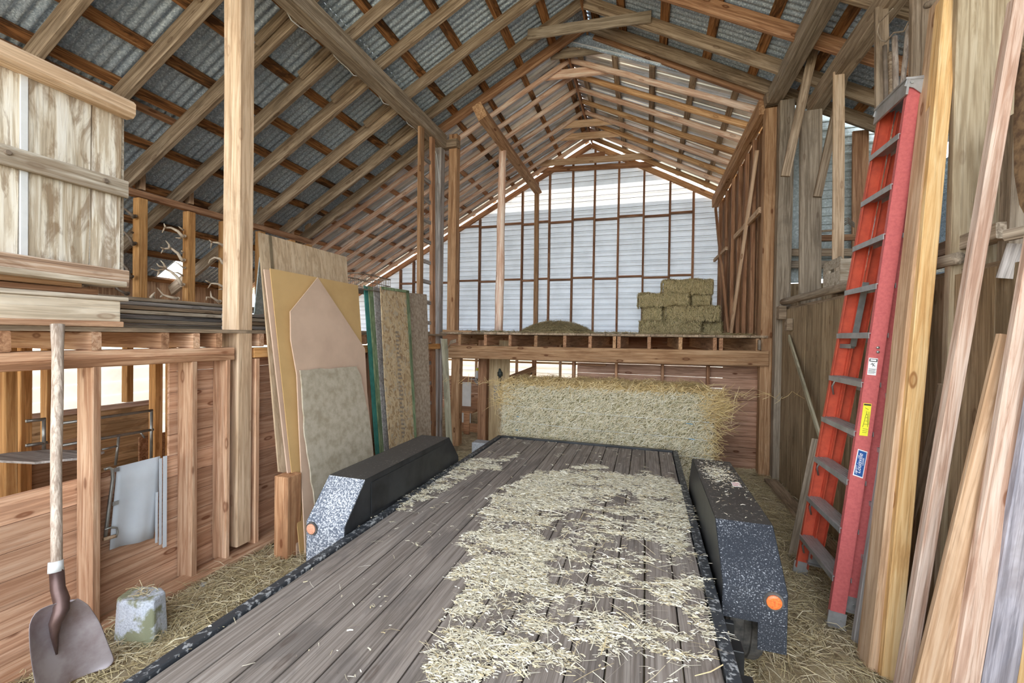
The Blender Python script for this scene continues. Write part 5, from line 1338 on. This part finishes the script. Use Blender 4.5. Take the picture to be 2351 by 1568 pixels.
for (u, v) in ((1186, 956), (1184, 987), (1575, 972), (1580, 1007)):
    mb = MB(); q = P(u, v, Y=5.2); mb.tube([q, q+Vector((.03 if u < 1500 else .07, 0, -.004))], .004, 5); mb.build('twine_end', plain('blue_twine', (.1, .35, .6), .6, bs=0), big)

# =================================================================== LOFT HAY
def small(x0, x1, z0, z1, y0, y1, lab, i):
    bale('hay_bale', ((x0+x1)/2, (y0+y1)/2, z0), (x1-x0-.045, y1-y0, z1-z0-.03), 9000, (.03, .09), (.0035, .007), ST_SML, BALEI, lab, 'hay bale', 'small bales on the loft', seed=20+i, rough=.022, lf=.010, grain=(0, 0, 1))
small(-.12, .95, 1.805, 2.085, 8.40, 8.9, 'bottom front bale of the small stack on the loft', 0)
small(.985, 1.32, 1.805, 2.08, 8.58, 9.3, 'dark bottom right bale of the small stack, end toward the camera', 1)
small(-.07, .30, 2.065, 2.355, 8.56, 9.3, 'second-layer left bale of the small stack, end toward the camera', 2)
small(.33, 1.26, 2.075, 2.355, 8.38, 8.85, 'second-layer wide bale of the small stack on the loft', 3)
small(-.15, .76, 2.345, 2.60, 8.47, 8.92, 'third-layer wide bale of the small stack, overhanging left', 4)
small(.80, 1.13, 2.345, 2.59, 8.6, 9.3, 'third-layer right bale of the small stack, end toward the camera', 5)
small(.28, 1.16, 2.575, 2.85, 8.52, 8.97, 'topmost bale of the small stack on the loft', 6)
def pile():
    rg = np.random.default_rng(4); n = 9000
    a = rg.uniform(0, 2*math.pi, n); r = np.sqrt(rg.uniform(0, 1, n)); x = -1.62+r*np.cos(a)*.68; y = 8.0+r*np.sin(a)*.5
    z = 1.81+.20*np.clip(1-r**2, 0, 1)**.8*(1+.12*np.sin(a*5)); N = np.stack([np.cos(a)*r*.5, np.sin(a)*r*.5, np.ones(n)], 1); N /= np.linalg.norm(N, axis=1)[:, None]
    p = np.stack([x, y, z], 1); v, f_ = straw('', p, rg.uniform(.05, .16, n), rg.uniform(.003, .005, n), None, N, rng=rg, tilt=.3, lift=.015)
    mb = MB(); vs = [(-1.62, 8.0, 2.0)]; m_ = 24
    for k in range(1, 6):
        rr_ = k/5
        for i in range(m_):
            aa = 2*math.pi*i/m_; vs.append((-1.62+rr_*math.cos(aa)*.66, 8.0+rr_*math.sin(aa)*.48, 1.80+.19*max(0, 1-rr_**2)**.8))
    fs = [(0, 1+i, 1+(i+1) % m_) for i in range(m_)]
    for k in range(4):
        for i in range(m_): a0_ = 1+k*m_+i; b0_ = 1+k*m_+(i+1) % m_; fs.append((a0_, a0_+m_, b0_+m_, b0_))
    mb.add(vs, fs, 1); o = mesh_np('hay_pile', v, f_, [ST_PIL, BALEI], extra=mb); tag(o, 'loose brown heap of hay on the far loft', 'hay', kind='stuff')
pile()
rg = np.random.default_rng(6); n = 3500
p = np.stack([rg.uniform(-2.9, 1.35, n), 6.17+np.abs(rg.normal(size=n))*.5, np.full(n, 1.808)], 1)
v, f_ = straw('', p, rg.uniform(.04, .14, n), .004, None, (0, 0, 1), rng=rg, tilt=.25); tag(mesh_np('loft_straw', v, f_, ST_PIL), 'thin scatter of hay along the edge of the far loft', 'hay', kind='stuff')

# =================================================================== STRAW ON THE DECK
def deckpoly(px): return [(P(u, v, Z=DZ)[0], P(u, v, Z=DZ)[1]) for u, v in px]
DENSE = deckpoly([(1225, 1085), (1330, 1072), (1500, 1092), (1570, 1118), (1602, 1210), (1575, 1290), (1520, 1262), (1490, 1190), (1445, 1125), (1330, 1165), (1262, 1235), (1262, 1330), (1230, 1420), (1185, 1500), (1000, 1568), (1015, 1440), (1040, 1300), (1100, 1210), (1150, 1130)])
MED = deckpoly([(1330, 1165), (1500, 1110), (1610, 1200), (1640, 1420), (1700, 1568), (1020, 1568), (1240, 1320)])
STRIP = deckpoly([(1190, 1040), (1150, 1075), (1000, 1125), (905, 1172), (860, 1190), (820, 1215), (760, 1230), (880, 1150), (1010, 1085), (1060, 1060)])
rg = np.random.default_rng(21); PT = []; LN = []; WD = []
def vnoise(x, y, sc, seed):
    r_ = np.random.default_rng(seed); G = r_.uniform(0, 1, (256, 256)); u = x*sc+50; v_ = y*sc+50
    iu = np.floor(u).astype(int); iv = np.floor(v_).astype(int); fu = u-iu; fv = v_-iv; fu = fu*fu*(3-2*fu); fv = fv*fv*(3-2*fv)
    g = lambda a_, b_: G[a_ % 256, b_ % 256]
    return (g(iu, iv)*(1-fu)+g(iu+1, iv)*fu)*(1-fv)+(g(iu, iv+1)*(1-fu)+g(iu+1, iv+1)*fu)*fv
def fbm(x, y, sc, seed): return (vnoise(x, y, sc, seed)+.5*vnoise(x, y, sc*2.1, seed+1)+.3*vnoise(x, y, sc*4.3, seed+2)+.2*vnoise(x, y, sc*9, seed+3))/2.0
n = 1500000; x = rg.uniform(DX0-.06, DX1+.05, n); y = rg.uniform(.2, DY1, n)
wx = x+(fbm(x, y, 5, 1)-.5)*.38+(vnoise(x, y, 30, 9)-.5)*.06; wy = y+(fbm(x, y, 5, 5)-.5)*.5+(vnoise(x, y, 30, 10)-.5)*.06
cl = fbm(x*.55, y*1.3, 9, 20); c2_ = fbm(x*.5, y*1.5, 14, 30)
den = np.where(inpoly(wx, wy, DENSE), np.clip((cl-.28)*4.2, .10, 1.0), 0)
den = np.maximum(den, np.where(inpoly(wx, wy, MED), np.clip((c2_-.52)*5.5, .012, .8), 0))
den = np.maximum(den, np.where(inpoly(wx, wy, STRIP), np.clip((c2_-.40)*4, .02, .8), 0)); den = np.maximum(den, np.clip((c2_-.70)*3, .0012, .3)*.5)
keep = rg.uniform(size=n) < den*.17
x, y = x[keep], y[keep]; n = len(x); big_ = rg.uniform(size=n)
LN = np.where(big_ < .80, rg.uniform(.006, .028, n), rg.uniform(.03, .085, n)); WD = np.where(big_ < .80, rg.uniform(.002, .0065, n), rg.uniform(.0016, .0032, n))
dirs = np.stack([np.ones(n)*np.sign(rg.normal(size=n)), rg.normal(size=n)*.5, np.zeros(n)], 1)
p = np.stack([x, y, np.full(n, DZ+.003)], 1)
v, f_ = straw('', p, LN, WD, None, (0, 0, 1), rng=rg, tilt=.10, lift=.006, dirs=dirs)
tag(mesh_np('deck_straw', v, f_, ST_DECK, origin=(-.5, 2, DZ)), 'pale chopped straw strewn over the right half of the trailer deck', 'straw', kind='stuff')
n = 360; x = rg.uniform(-.95, .28, n); y = rg.uniform(.85, 3.8, n); k = inpoly(x, y, DENSE) | inpoly(x, y, MED); x, y = x[k], y[k]; n = len(x)
p = np.stack([x, y, np.full(n, DZ+.008)], 1)
v, f_ = straw('', p, rg.uniform(.09, .22, n), rg.uniform(.002, .0042, n), None, (0, 0, 1), rng=rg, tilt=.05, lift=.008)
tag(mesh_np('long_straw', v, f_, ST_TOP if False else ST_DECK), 'long single stalks lying across the deck straw', 'straw', kind='stuff')
# chaff on the fenders
n = 1500; x = np.concatenate([rg.uniform(.40, .64, n), .50+rg.normal(size=n)*.05]); y = np.concatenate([rg.uniform(2.55, 3.68, n), 3.35+rg.normal(size=n)*.12])
k = (x > .39) & (x < .64) & (rg.uniform(size=2*n) < np.concatenate([np.full(n, .12), np.full(n, .5)])); x, y = x[k], y[k]; n = len(x)
v, f_ = straw('', np.stack([x, y, np.full(n, .795)], 1), rg.uniform(.006, .03, n), .003, None, (0, 0, 1), rng=rg, tilt=.08, lift=.002)
tag(mesh_np('fender_chaff', v, f_, ST_DECK), 'chaff lying on top of the right fender', 'straw', kind='stuff')

# =================================================================== STRAW ON THE FLOOR
rg = np.random.default_rng(31)
def fstraw(x0, x1, y0, y1, n, lab, avoid=None):
    x = rg.uniform(x0, x1, n); y = rg.uniform(y0, y1, n); c = clump(x, y, np.random.default_rng(5), 5)
    k = rg.uniform(size=n) < np.clip(.72+.35*c, .25, 1); x, y = x[k], y[k]; m_ = len(x)
    p = np.stack([x, y, np.full(m_, .004)+.012*np.sin(x*2.3+y)*np.cos(y*1.9-x)], 1)
    v, f_ = straw('', p, rg.uniform(.03, .15, m_), rg.uniform(.0022, .0046, m_), None, (0, 0, 1), rng=rg, tilt=.16, lift=.012)
    tag(mesh_np('floor_straw', v, f_, ST_FLR, origin=((x0+x1)/2, (y0+y1)/2, 0)), lab, 'straw', kind='stuff')
fstraw(-3.0, -1.72, .8, 5.9, 60000, 'trampled straw on the floor between left wall and trailer')
fstraw(.40, 1.60, 1.3, 6.4, 60000, 'trampled straw on the floor between trailer and right wall')
fstraw(-4.2, .9, 5.9, 9.3, 12000, 'straw on the floor under the far loft')
# straw on the pier block
n = 60; p = np.stack([cen.x+rg.normal(size=n)*.035, cen.y+rg.normal(size=n)*.035, np.full(n, .255)], 1)
v, f_ = straw('', p, rg.uniform(.03, .10, n), .003, None, (0, 0, 1), rng=rg, tilt=.5, lift=.01); tag(mesh_np('block_straw', v, f_, ST_FLR), 'few stalks lying on the pier block', 'straw', kind='stuff')
